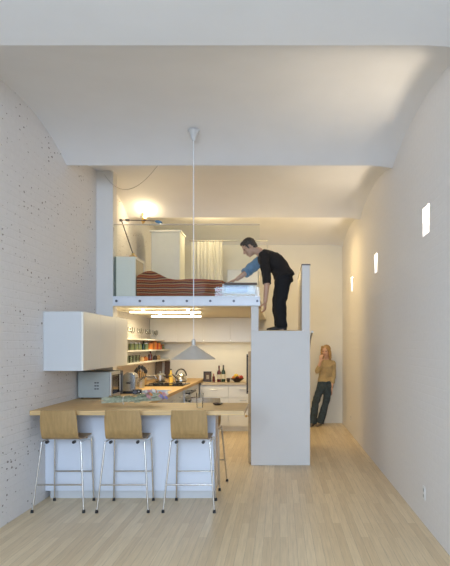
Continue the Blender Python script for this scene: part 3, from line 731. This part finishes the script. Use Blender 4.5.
tin('orange tin right of the red tin', 9.77, 1.4705, .046, .11, M['orange'])
tin('small red tin at the far end of the row', 9.93, 1.4705, .040, .07, M['red'])
tin('small dark green tin at the back corner of the shelf', 10.12, 1.4705, .038, .075, M['greenjar'])
for i, (y, lb) in enumerate(((7.85, 'green tumbler on the lowest shelf, nearest the wall cupboard'), (8.02, 'second green tumbler on the lowest shelf'), (8.20, 'third green tumbler on the lowest shelf'), (8.38, 'fourth green tumbler on the lowest shelf, farthest from the cupboard'))):
    tumbler('tumbler', lb, 'glass', (-2.17, y, 1.2903), .036, .10, M['greenglass'], 'green tumblers on the lowest shelf')
bottle('dark brown bottle on the lowest shelf', -2.17, 9.20, 1.2905, .036, .155, M['winered'], M['winered'], False, group=None, name='brown_bottle')
for i, (y, lb, m_) in enumerate(((8.62, 'tan spice pot left of the dark brown bottle', 'tan'), (8.86, 'amber spice pot next to the dark brown bottle', 'amber'), (9.55, 'dark spice pot right of the brown bottle', 'darkbowl'), (9.80, 'tan spice pot near the back corner of the lowest shelf', 'tan'))):
    t = thing('spice_pot', lb, 'pot', (-2.17, y, 1.2905), 'spice pots on the lowest shelf')
    MB().lathe([(0, 0), (.036, 0), (.042, .03), (.036, .055), (0, .055)], (-2.17, y, 1.2905), 18).build('body', M[m_], t, smooth=True)
    MB().lathe([(0, .0555), (.034, .0555), (.03, .066), (.008, .07), (.008, .08), (0, .08)], (-2.17, y, 1.2905), 18).build('lid', M[m_], t, smooth=True)

# ------------------------------------------------------------------ pendant lamp and swagged flex
PX, PY = -.872, 5.55; zc = ceil_z(PX, PY)
t = thing('pendant_lamp', 'grey cone pendant lamp hanging over the peninsula on a long white cord', 'lamp', (PX, PY, 1.40))
MB().lathe([(.221, 1.400), (.219, 1.396), (.216, 1.400), (.030, 1.522), (0, 1.527), (0, 1.535), (.028, 1.530), (.034, 1.526), (.221, 1.400)], (PX, PY, 0), 40).build('lamp_shade', M['alu'], t, smooth=True)
MB().lathe([(0, 1.5355), (.020, 1.5355), (.020, 1.585), (.016, 1.596), (.008, 1.602), (0, 1.602)], (PX, PY, 0), 20).build('cap', M['alu'], t, smooth=True)
MB().sph((PX, PY, 1.455), .032).build('bulb', mat('unlit bulb', (.85, .83, .78), .3), t, smooth=True)
MB().cyl((PX, PY, 1.600), (PX, PY, zc-.06), .0042, 8).build('cord', M['whitecord'], t)
MB().lathe([(0, zc-.11), (.012, zc-.11), (.045, zc-.03), (.062, zc-.004), (0, zc-.004)], (PX, PY, 0), 24).build('ceiling_rose', M['white'], t, smooth=True)
pts = []
a, b = Vector((-2.245, 7.04, 3.72)), Vector((-1.36, 6.10, ceil_z(-1.36, 6.10)-.012))
for i in range(25):
    q = i/24; p = a.lerp(b, q); p.z -= .22*4*q*(1-q)*(1+.25*(.5-q)); pts.append(p)
cc = Vector((PX-.06, PY+.02, ceil_z(PX-.06, PY+.02)-.006))
for i in ():
    q = i/8; p = b.lerp(cc, q); p.z = ceil_z(p.x, p.y) - .010; pts.append(p)
tag(MB().tube(pts, .0035, 6).build('hanging_flex', M['wire'], origin=tuple(a), smooth=True), 'thin grey flex swagged from the white pier along the vault', 'cable')

# ------------------------------------------------------------------ loft
LZ = 2.16
gr = thing('glass_railing', 'clear glass railing panel along the loft edge above the steel channel', 'railing', (-1.2, 7.06, LZ))
MB().box(-2.135, -.262, 7.056, 7.068, LZ+.006, 3.085).build('glass_panel', M['railglass'], gr)
MB().box(-2.135, -.262, 7.052, 7.072, 3.085, 3.093).build('top_edge', M['alu'], gr)
t = thing('bedside_cabinet', 'white bedside cabinet with glazed side at the left end of the loft', 'cabinet', (-1.99, 7.36, LZ))
MB().box(-2.115, -1.865, 7.10, 7.12, LZ+.001, 2.685).build('front_panel', mat('warm white cabinet', (.86, .79, .66), .6, var=.01), t, bevel=.002)
MB().box(-2.135, -2.115, 7.10, 7.56, LZ+.001, 2.685).build('side_panel', mat('dark green edge', (.16, .18, .13), .4), t)
MB().box(-2.115, -1.872, 7.12, 7.56, 2.665, 2.685).box(-2.115, -1.872, 7.12, 7.56, LZ+.001, LZ+.02).box(-2.115, -1.872, 7.545, 7.56, LZ+.02, 2.665).build('carcass', mat('warm white cabinet', (.86, .79, .66), .6, var=.01), t)
MB().box(-1.872, -1.867, 7.12, 7.545, LZ+.02, 2.665).build('side_glazing', mat('tan glazing', (.52, .44, .30), .25, var=.05, scale=3), t)
MB().box(-1.867, -1.861, 7.12, 7.56, 2.655, 2.685).box(-1.867, -1.861, 7.53, 7.56, LZ+.001, 2.655).box(-1.867, -1.861, 7.12, 7.53, LZ+.001, LZ+.02).build('side_frame', M['cream'], t)

# balanced arm desk lamp on the cabinet
t = thing('desk_lamp', 'balanced arm desk lamp standing on the bedside cabinet', 'lamp', (-1.95, 7.30, 2.685))
DY = 7.30
MB().lathe([(0, 0), (.055, 0), (.055, .03), (.05, .04), (.02, .05), (.02, .075), (0, .075)], (-1.95, DY, 2.6855), 20).build('base', M['brass'], t, smooth=True)
for dy in (-.008, .008):
    MB().tube([(-1.95, DY+dy, 2.75), (-2.105, DY+dy, 3.20)], .006, 8).build('lower_arm', M['greycap'], t, smooth=True)
MB().cyl((-2.105, DY-.02, 3.20), (-2.105, DY+.02, 3.20), .014, 12).cyl((-2.128, DY, 3.20), (-2.105, DY, 3.20), .018, 12).build('joint', M['greycap'], t, smooth=True)
MB().tube([(-2.125, DY, 3.203), (-1.84, DY, 3.197), (-1.64, DY, 3.188)], .006, 8).build('upper_arm', M['greycap'], t, smooth=True)
MB().box(-2.05, -2.0, DY-.014, DY+.014, 3.187, 3.215).build('counterweight', M['greycap'], t, bevel=.003)
MB().ell((-1.61, DY, 3.175), ((.052,0,-.012),(0,.032,0),(.004,0,.022))).build('lamp_head', mat('blue grey enamel', (.12, .28, .48), .3), t, smooth=True)

# clip spotlight on the beam
t = thing('spotlight', 'small brass spotlight fixed below the vault in the loft', 'lamp', (-2.10, 8.42, 3.50))
MB().cyl((-2.10, 8.42, 3.40), (-2.10, 8.42, ceil_z(-2.10, 8.42)+.01), .010, 10).build('stem', M['brass'], t)
MB().cone((-2.10, 8.42, 3.43), (-2.06, 8.38, 3.49), .028, .04, 16).build('lamp_head', M['brass'], t, smooth=True)
MB().sph((-2.055, 8.365, 3.495), .024).build('bulb', M['bulb'], t, smooth=True)

t = thing('wardrobe', 'tall grey white wardrobe at the back of the loft', 'wardrobe', (-1.87, 9.2, LZ))
MB().box(-2.11, -1.64, 9.02, 9.46, LZ+.001, 3.40).build('carcass', M['ward'], t)
MB().box(-2.105, -1.645, 9.0, 9.02, LZ+.03, 3.385).build('door', M['ward'], t, bevel=.003)
MB().box(-2.13, -1.62, 8.985, 9.47, 3.40, 3.425).build('top_board', M['cream'], t)
t = thing('curtain_rod', 'thin metal curtain rod across the back of the loft', 'rod', (-1.0, 9.8, 3.40))
MB().cyl((-1.62, 9.80, 3.405), (-.22, 9.80, 3.405), .010, 10).build('rod', M['steel'], t)
for x in (-1.60, -.24):
    MB().cyl((x, 9.80, 3.405), (x, 10.92, 3.405), .006, 8).build('bracket', M['steel'], t)
def cur(u, v):
    x = -1.58 + .56*u; ph = u*2*math.pi*9
    return Vector((x + .008*math.sin(ph*.5+1), 9.80 + (.011 + .008*v)*math.sin(ph) + .008*math.sin(ph*.37), 3.39 - (3.39-2.175)*v))
t = thing('curtain', 'cream pleated curtain hanging from the rod at the back of the loft', 'curtain', (-1.3, 9.8, LZ))
MB().sheet(144, 8, cur, .004).build('cloth', M['curtain'], t, smooth=True)
for i in range(10):
    x = -1.575 + .55*i/9
    MB().tube([(x, 9.80 + .017*math.cos(k), 3.404 + .017*math.sin(k)) for k in [j*2*math.pi/12 for j in range(13)]], .003, 6).build('ring', M['brass'], t)
t = thing('chest', 'low white chest at the back of the loft, right of the curtain', 'chest', (-.72, 10.5, LZ))
MB().box(-1.0, -.42, 10.45, 10.90, LZ+.001, 2.98).build('carcass', M['white'], t)
for i in range(3):
    d = MB().box(-.995, -.425, 10.43, 10.45, LZ+.02+.265*i, LZ+.275+.265*i).build('drawer', M['white'], t, bevel=.004)
    MB().sph((-.71, 10.42, LZ+.15+.265*i), .014).build('knob', M['steel'], d, smooth=True)

# bed
t = thing('bed', 'low bed behind the glass railing, bare end coloured like a window reflection', 'bed', (-1.07, 7.9, LZ))
MB().box(-1.83, -.31, 7.17, 8.60, LZ+.001, LZ+.05).build('base', M['oak'], t)
MB().box(-1.82, -.32, 7.18, 8.59, LZ+.051, LZ+.185).build('mattress', M['mattress'], t, bevel=.03, seg=3)
MB().box(-.735, -.40, 7.172, 8.595, LZ+.06, LZ+.193).build('sheet', M['sheet'], t, bevel=.03, seg=3)  # bed end carrying the painted window reflection
MB().box(-.725, -.30, 7.155, 7.17, LZ+.165, LZ+.195).build('side_rail', M['walnut'], t, bevel=.004)
def blk(u, v):
    x = -1.86 + 1.11*u
    lump = .09*math.exp(-((u-.16)/.16)**2) + .02*math.sin(u*9+1)*(.5+.5*math.sin(v*7)) + .025*noise.noise(Vector((x*4, v*5, .3)))
    if v < .18:
        q = v/.18; y = 7.130 + .003*math.sin(u*26) ; z = LZ + .02 + (.21 + lump*.85)*q
        y += .02*(q**3)
    else:
        q = (v-.18)/.82; y = 7.150 + 1.415*q; z = LZ + .238 + lump*.9 + .012*math.sin(q*11+u*5)
    return Vector((x, y, z))
bo = MB().sheet(60, 60, blk, .012).build('striped_blanket', M['blanket'], origin=(-1.3, 7.8, LZ), smooth=True)
tag(bo, 'red and brown striped wool blanket spread over the loft bed', 'blanket')

# handrail end on the stair wall, outlets
t = thing('handrail', 'small grey handrail end poking out right of the stair wall', 'handrail', (.42, 7.2, 1.70))
MB().tube([(.418, 7.10, 1.715), (.418, 7.6, 1.62), (.418, 8.5, 1.15)], .014, 10).build('rail', M['steel'], t, smooth=True)
for q in (7.20, 8.3):
    z = 1.715 - (q-7.1)*.19 if q < 7.6 else 1.62 - (q-7.6)*.522
    MB().cyl((.386, q, z), (.418, q, z), .008, 8).build('bracket', M['steel'], t)
def wall_outlet(label, y, z):
    t = thing('wall_outlet', label, 'outlet', (XR, y, z), 'outlets low on the right wall')
    MB().box(XR-.006, XR-.0005, y-.036, y+.036, z-.058, z+.058).build('plate', M['outlet'], t, bevel=.002)
    for dz in (-.025, .025):
        MB().box(XR-.0075, XR-.006, y-.015, y+.015, z+dz-.013, z+dz+.013).build('socket', mat('grey socket', (.45, .45, .44), .5), t)
wall_outlet('white wall outlet low on the right wall, the nearer one', 4.72, .27)
wall_outlet('white wall outlet low on the right wall near the back corner', 9.6, .27)

# ------------------------------------------------------------------ people
def fuse(mb, voxel, smooth_it, fold=0.0, fscale=9.0, seed=0.0):
    bmesh.ops.recalc_face_normals(mb.bm, faces=mb.bm.faces[:])
    me = bpy.data.meshes.new('tmp'); mb.bm.to_mesh(me); mb.bm.free()
    ob = bpy.data.objects.new('tmp', me); COL.objects.link(ob)
    md = ob.modifiers.new('r', 'REMESH'); md.mode = 'VOXEL'; md.voxel_size = voxel; md.use_smooth_shade = True
    ms = ob.modifiers.new('s', 'SMOOTH'); ms.factor = .5; ms.iterations = smooth_it
    dg = bpy.context.evaluated_depsgraph_get(); dg.update()
    out = bpy.data.meshes.new_from_object(ob.evaluated_get(dg))
    bpy.data.objects.remove(ob); bpy.data.meshes.remove(me)
    if fold:
        ns = [v.normal.copy() for v in out.vertices]
        for v, n_ in zip(out.vertices, ns):
            p = v.co*fscale + Vector((seed, 0, 0)); p.z *= 1.5
            v.co += n_ * fold * noise.noise(p)
    out.materials.clear()
    return out
def put(name, me, mats, parent):
    o0 = ORG[parent.name]
    me.transform(Matrix.Translation(-o0)); me.name = name
    for m in mats: me.materials.append(m)
    for p in me.polygons: p.use_smooth = True
    ob = bpy.data.objects.new(name, me); COL.objects.link(ob); ob.parent = parent; ORG[ob.name] = o0
    return ob

def head(mb, c, f, u, s=1.0):
    f, u = Vector(f).normalized(), Vector(u); u = (u - f*u.dot(f)).normalized(); l = u.cross(f); c = Vector(c)
    q = lambda a, b, d: c + (l*a + f*b + u*d)*s
    mb.ell(q(0, -.008, .022), (l*.074*s, f*.094*s, u*.088*s), 20, 14)      # cranium
    mb.ell(q(0, .026, -.045), (l*.056*s, f*.060*s, u*.070*s), 18, 12)      # face and jaw
    mb.ell(q(0, .060, -.097), (l*.024*s, f*.022*s, u*.018*s), 12, 8)       # chin
    mb.ell(q(0, .074, .022), (l*.052*s, f*.014*s, u*.012*s), 12, 8)        # brow
    mb.cone(q(0, .078, .012), q(0, .104, -.030), .008*s, .014*s, 12); mb.sph(q(0, .100, -.031), .0135*s, 10, 7)
    for k in (-1, 1):
        mb.sph(q(k*.012, .092, -.034), .009*s, 8, 6)
        mb.ell(q(k*.036, .062, -.022), (l*.022*s, f*.016*s, u*.018*s), 10, 7)   # cheeks
        mb.ell(q(k*.076, -.004, -.012), (l*.008*s, f*.018*s - l*k*.006*s, u*.030*s), 10, 8)   # ears
    mb.ell(q(0, .080, -.060), (l*.022*s, f*.010*s, u*.006*s), 10, 7); mb.ell(q(0, .079, -.071), (l*.019*s, f*.011*s, u*.007*s), 10, 7)
    return q, l, f, u
def face_marks(q, s, parent, skin):
    for k in (-1, 1):
        o = MB().ell(q(k*.031, .0755, .003), (q(1,0,0)-q(0,0,0)).normalized()*.0125*s and ((q(1,0,0)-q(0,0,0)).normalized()*.012*s, (q(0,1,0)-q(0,0,0)).normalized()*.008*s, (q(0,0,1)-q(0,0,0)).normalized()*.006*s), 10, 8)
        o.build('eye', M['eye'], parent, smooth=True)
    L_, F_, U_ = [(q(*e)-q(0,0,0)).normalized() for e in ((1,0,0),(0,1,0),(0,0,1))]
    MB().ell(q(0, .0835, -.0655), (L_*.021*s, F_*.009*s, U_*.0075*s), 12, 8).build('lips', M['lips'], parent, smooth=True)
    return L_, F_, U_

def hand(mb, wrist, d, palm_n, thumb_side, curl=.5, s=1.0):
    """palm plus four unequal bent fingers and a thumb. d: pointing direction, palm_n: out of the palm, thumb_side: towards the thumb"""
    d = Vector(d).normalized(); n = Vector(palm_n); n = (n - d*n.dot(d)).normalized(); t = Vector(thumb_side); t = (t - d*t.dot(d) - n*t.dot(n)).normalized(); w_ = Vector(wrist)
    mb.loft([(w_, t*.026*s, n*.019*s), (w_ + d*.03*s, t*.034*s, n*.018*s), (w_ + d*.085*s, t*.041*s, n*.015*s), (w_ + d*.098*s, t*.038*s, n*.011*s)], 14)
    for k, (off, ln) in enumerate(((.030, .070), (.010, .080), (-.011, .074), (-.031, .058))):
        p = w_ + d*.088*s + t*off*s; a = curl*.5; pts = [(p, .0098*s)]
        fan = t*(off*1.6)
        for j, fr in enumerate((.45, .32, .23)):
            dd = (d*math.cos(a) + n*math.sin(a) + fan*.8).normalized(); p = p + dd*ln*fr*s; pts.append((p, (.0092 - .001*j)*s)); a += curl*.75
        mb.chain(pts, 10)
    p = w_ + d*.025*s + t*.028*s; pts = [(p, .014*s)]
    for j, (ln, r_) in enumerate(((.042, .0115), (.034, .010), (.026, .0085))):
        dd = (d*(.55 + .15*j) + t*(.75 - .25*j) + n*(.35 + .15*j)*(.5 + curl)).normalized(); p = p + dd*ln*s; pts.append((p, r_*s))
    mb.chain(pts, 10)

# ---- the man bending over the bed on the landing; he faces -X
MY = 7.66
man = thing('person', 'man in black sweater and trousers bending from the stair landing over the loft bed', 'person', (.03, MY, 1.735))
def Q(px, py, dy=0): return P(px, py, MY + dy)
Yv = Vector((0, 1, 0))
hipc, shc = Q(283, 274), Q(263.5, 256.5)
chest = Q(271.5, 260.0); waist = Q(278.5, 266.5)
sp = (shc - hipc).normalized(); fw_ = Vector((sp.z, 0, -sp.x)); fw_ = -fw_ if fw_.x > 0 and fw_.z > 0 else fw_
# fw_: out of the chest, forward and down
fw_ = Vector((-abs(sp.z), 0, -abs(sp.x))).normalized()
nk = Q(259, 251.5); hc = Q(249.3, 247.0)
hf = Vector((-.80, -.06, -.60)); hu = Vector((-.60, 0, .80))
legs = {}
for s_, kx in ((-1, 0), (1, 1)):
    dy = s_*.095
    legs[s_] = [(Q(283.5 - kx*1.0, 279, dy), .098), (Q(280.0 - kx*2.0, 301, dy*1.05), .064), (Q(281.5 - kx*2.0, 312, dy*1.05), .058), (Q(281.5 - kx*2, 325.5, dy*1.05), .042)]
near_sh, far_sh = shc + Vector((.01, -.185, -.02)), shc + Vector((-.015, .175, -.005))
near_arm = [(near_sh, .056), (Q(267.0, 282, -.30), .041), (Q(265.3, 301.5, -.32), .029)]
far_arm = [(far_sh, .056), (Q(247.5, 271.5, .10), .042), (Q(237.0, 279.3, -.02), .028)]
body = MB()
hv = Vector((-.93, 0, -.22)); sp2 = Vector((-.22, 0, .93)).normalized()
body.loft([(hipc - sp2*.11, Yv*.135, hv*.09), (hipc, Yv*.168, hv*.115), (hipc.lerp(waist, .5), Yv*.168, fw_*.122), (waist, Yv*.15, fw_*.108), (chest, Yv*.172, fw_*.122), (shc - sp*.02, Yv*.165, fw_*.10), (shc + sp*.05, Yv*.085, fw_*.06)], 24)
body.chain([(shc, .07), (nk, .058), (hc - hf.normalized()*.02 - hu*.05, .054)])
q, L_, F_, U_ = head(body, hc, hf, hu, 1.08)
for s_ in (-1, 1):
    body.chain(legs[s_]); a_ = legs[s_][-1][0]
    body.chain([(a_, .042), (a_ + Vector((.02, 0, -.05)), .034), (a_ + Vector((-.10, 0, -.058)), .026)])
body.chain(near_arm); body.chain(far_arm)
hand(body, near_arm[-1][0], (-.05, .05, -1), (-.9, .3, 0), (-.2, -.9, 0), .55)
hand(body, far_arm[-1][0], (-.93, -.1, -.32), (-.3, 0, -.95), (.1, -1, 0), .35)
put('body', fuse(body, .0065, 4), [M['skin']], man)
face_marks(q, 1.08, man, M['skin'])
hair = MB()
hair.ell(q(0, -.016, .034), (L_*.086, F_*.101, U_*.093), 20, 14)
hair.ell(q(0, .048, .084), (L_*.056, F_*.037, U_*.027), 14, 10)
hair.ell(q(0, -.056, -.020), (L_*.069, F_*.052, U_*.065), 14, 10)
for k in (-1, 1): hair.ell(q(k*.071, .020, .002), (L_*.008, F_*.014, U_*.034), 10, 8)
put('hair', fuse(hair, .006, 3, .006, 60), [M['hairdark']], man)
sw = MB(); e = .016
sw.loft([(hipc - sp2*.045 - hv*.012, Yv*(.184+e), hv*(.142+e)), (hipc + sp2*.02, Yv*(.176+e), hv*(.130+e)), (hipc.lerp(waist, .6), Yv*(.160+e), (fw_+hv).normalized()*(.122+e)), (waist, Yv*(.155+e), fw_*(.118+e)), (chest, Yv*(.174+e), fw_*(.125+e)), (shc - sp*.02, Yv*(.168+e), fw_*(.104+e)), (shc + sp*.055, Yv*.09, fw_*.075)], 28)
sw.chain([(near_arm[0][0], .074), (near_arm[0][0].lerp(near_arm[1][0], .55), .066)])
sw.cone(near_arm[0][0].lerp(near_arm[1][0], .5), near_arm[1][0].lerp(near_arm[2][0], .10), .064, .060, 16)
sw.sph(far_arm[0][0], .078)
sw.cone(far_arm[0][0], far_arm[0][0].lerp(far_arm[1][0], .25), .074, .068, 16)
put('sweater', fuse(sw, .009, 3, .014, 9, 3), [M['knitblack']], man)
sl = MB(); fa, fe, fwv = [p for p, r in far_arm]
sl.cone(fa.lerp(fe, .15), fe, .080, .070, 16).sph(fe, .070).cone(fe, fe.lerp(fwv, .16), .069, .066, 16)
o = put('tinted_sleeve', fuse(sl, .008, 3, .012, 14, 1), [M['reflectblue']], man); o['label'] = 'rolled sleeve coloured with the blue glass reflection'  # sleeve behind the glass, its blue is painted reflection
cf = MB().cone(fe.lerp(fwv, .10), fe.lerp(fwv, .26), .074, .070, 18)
put('cuff', fuse(cf, .008, 2), [M['reflectblue']], man)
tr = MB()
tr.loft([(hipc + sp2*.05, Yv*.168, hv*.125), (hipc, Yv*.176, hv*.130), (hipc - sp2*.13, Yv*.165, hv*.126)], 24)
for s_ in (-1, 1):
    L = legs[s_]
    tr.chain([(L[0][0], .112), (L[1][0], .088)]); tr.cone(L[1][0], L[3][0] + Vector((.004, 0, -.03)), .088, .076, 18)
put('trousers', fuse(tr, .010, 3, .016, 7, 5), [M['trouser']], man)
for s_ in (-1, 1):
    a_ = legs[s_][-1][0]; z0 = 1.7355; sh = MB()
    hx, yy = a_.x + .062, a_.y
    sh.loft([((hx+.012, yy, z0+.035), (0, .030, 0), (0, 0, .034)), ((hx-.02, yy, z0+.045), (0, .037, 0), (0, 0, .0445)), ((hx-.09, yy, z0+.044), (0, .038, 0), (0, 0, .0435)), ((hx-.16, yy, z0+.032), (0, .046, 0), (0, 0, .0315)), ((hx-.215, yy, z0+.026), (0, .041, 0), (0, 0, .025)), ((hx-.245, yy, z0+.022), (0, .020, 0), (0, 0, .018))], 18)
    put('shoe', fuse(sh, .007, 2), [M['leather']], man)

# ---- the woman leaning on the back wall, hand at her mouth
WY = 10.70
wom = thing('person', 'blond woman in camel sweater and jeans leaning against the back wall', 'person', (.80, 10.5, 0))
def W(px, py, Y=WY):
    return P(px - .6, py - 1.3*max(0.0, min(1.0, (424 - py)/40.0)), Y)
hip = W(325.8, 385.0, 10.74); wst = W(326.5, 377, 10.75); bst = W(327.5, 368, 10.745); shl = W(328.0, 363, 10.76)
Xv = Vector((.94, .18, 0)).normalized(); Fv = Vector((-.18, -.94, .0)).normalized()
hcw = W(326.6, 352.3, 10.72); hfw = Vector((-.42, -.88, -.10)); huw = Vector((-.05, -.08, 1))
hl = [(W(322.0, 387, 10.72), .078), (W(316.0, 404, 10.56), .052), (W(315.2, 409, 10.56), .050), (W(313.4, 421.6, 10.53), .034)]
hr = [(W(329.2, 387, 10.74), .078), (W(326.3, 403.5, 10.64), .052), (W(325.2, 409, 10.64), .050), (W(320.6, 422.3, 10.58), .034)]
sL, sR = W(322.4, 364.3, 10.71), W(333.6, 364.6, 10.78)
armL = [(sL, .043), (W(318.0, 372.4, 10.60), .034), (W(321.2, 362.5, 10.52), .025)]
armR = [(sR, .043), (W(334.0, 377.8, 10.76), .035), (W(331.9, 390.0, 10.68), .024)]
body = MB()
body.loft([(hip - Vector((0,0,.10)), Xv*.13, Fv*.085), (hip, Xv*.158, Fv*.105), (wst, Xv*.118, Fv*.084), (bst, Xv*.138, Fv*.104), (shl - Vector((0,0,.01)), Xv*.140, Fv*.080), (shl + Vector((0,0,.04)), Xv*.075, Fv*.052)], 24)
body.chain([(shl + Vector((0,0,.0)), .055), (W(327.3, 359.6, 10.75), .045), (hcw + Vector((.01,.02,-.06)), .044)])
qw, Lw, Fw, Uw = head(body, hcw, hfw, huw, 1.0)
for leg in (hl, hr):
    body.chain(leg); a_ = leg[-1][0]; body.chain([(a_, .034), (Vector((a_.x, a_.y+.02, .032)), .028), (Vector((a_.x-.05, a_.y-.10, .024)), .020)])
body.chain(armL); body.chain(armR)
hand(body, armL[-1][0], (.10, -.05, 1), (.45, .85, 0), (.85, -.4, 0), .75, .9)
hand(body, armR[-1][0], (-.12, -.12, -1), (-.5, .8, 0), (-.6, -.8, 0), .45, .9)
put('body', fuse(body, .0062, 4), [M['skinf']], wom)
face_marks(qw, 1.0, wom, M['skinf'])
hair = MB(); s = 1.02
hair.ell(qw(0, -.020, .034), (Lw*.084*s, Fw*.096*s, Uw*.086*s), 20, 14)
hair.ell(qw(0, -.062, -.06), (Lw*.080*s, Fw*.052*s, Uw*.12*s), 16, 12)
for k in (-1, 1):
    hair.chain([(qw(k*.050, .040, .075), .030), (qw(k*.078, .022, .02), .026), (qw(k*.084, .008, -.06), .028), (qw(k*.080, .0, -.125), .030), (qw(k*.074, -.008, -.165), .018)])
put('hair', fuse(hair, .0065, 3, .010, 45), [M['blond']], wom)
sw = MB(); e = .014
sw.loft([(hip + Vector((0,0,.045)), Xv*(.140+e), Fv*(.098+e)), (wst + Vector((0,0,.01)), Xv*(.124+e), Fv*(.09+e)), (bst, Xv*(.140+e), Fv*(.108+e)), (shl - Vector((0,0,.01)), Xv*(.140+e), Fv*(.080+e)), (shl + Vector((0,0,.042)), Xv*.078, Fv*.058)], 28)
for arm in (armL, armR):
    sw.chain([(arm[0][0], .058), (arm[1][0], .048)]); sw.cone(arm[1][0], arm[1][0].lerp(arm[2][0], .55), .048, .040, 16)
put('sweater', fuse(sw, .008, 3, .010, 12, 2), [M['knittan']], wom)
tr = MB()
tr.loft([(hip + Vector((0,0,.055)), Xv*.138, Fv*.100), (hip, Xv*.166, Fv*.114), (hip - Vector((0,0,.09)), Xv*.158, Fv*.102)], 24)
for leg in (hl, hr):
    tr.chain([(leg[0][0], .090), (leg[1][0], .066)]); tr.cone(leg[1][0], Vector((leg[3][0].x-.004, leg[3][0].y, .045)), .064, .078, 18)
put('jeans', fuse(tr, .009, 3, .012, 9, 8), [M['jeans']], wom)
for leg in (hl, hr):
    a_ = leg[-1][0]; d = Vector((-.45, -.89, 0)).normalized(); sd = Vector((d.y, -d.x, 0)); sh = MB(); h0 = Vector((a_.x, a_.y, 0)) - d*.045
    sh.loft([(h0 + Vector((0,0,.030)), sd*.024, Vector((0,0,.028))), (h0 + d*.03 + Vector((0,0,.037)), sd*.031, Vector((0,0,.0365))), (h0 + d*.10 + Vector((0,0,.034)), sd*.034, Vector((0,0,.0335))), (h0 + d*.17 + Vector((0,0,.024)), sd*.038, Vector((0,0,.0235))), (h0 + d*.215 + Vector((0,0,.019)), sd*.026, Vector((0,0,.0175)))], 16)
    put('shoe', fuse(sh, .006, 2), [M['brownshoe']], wom)
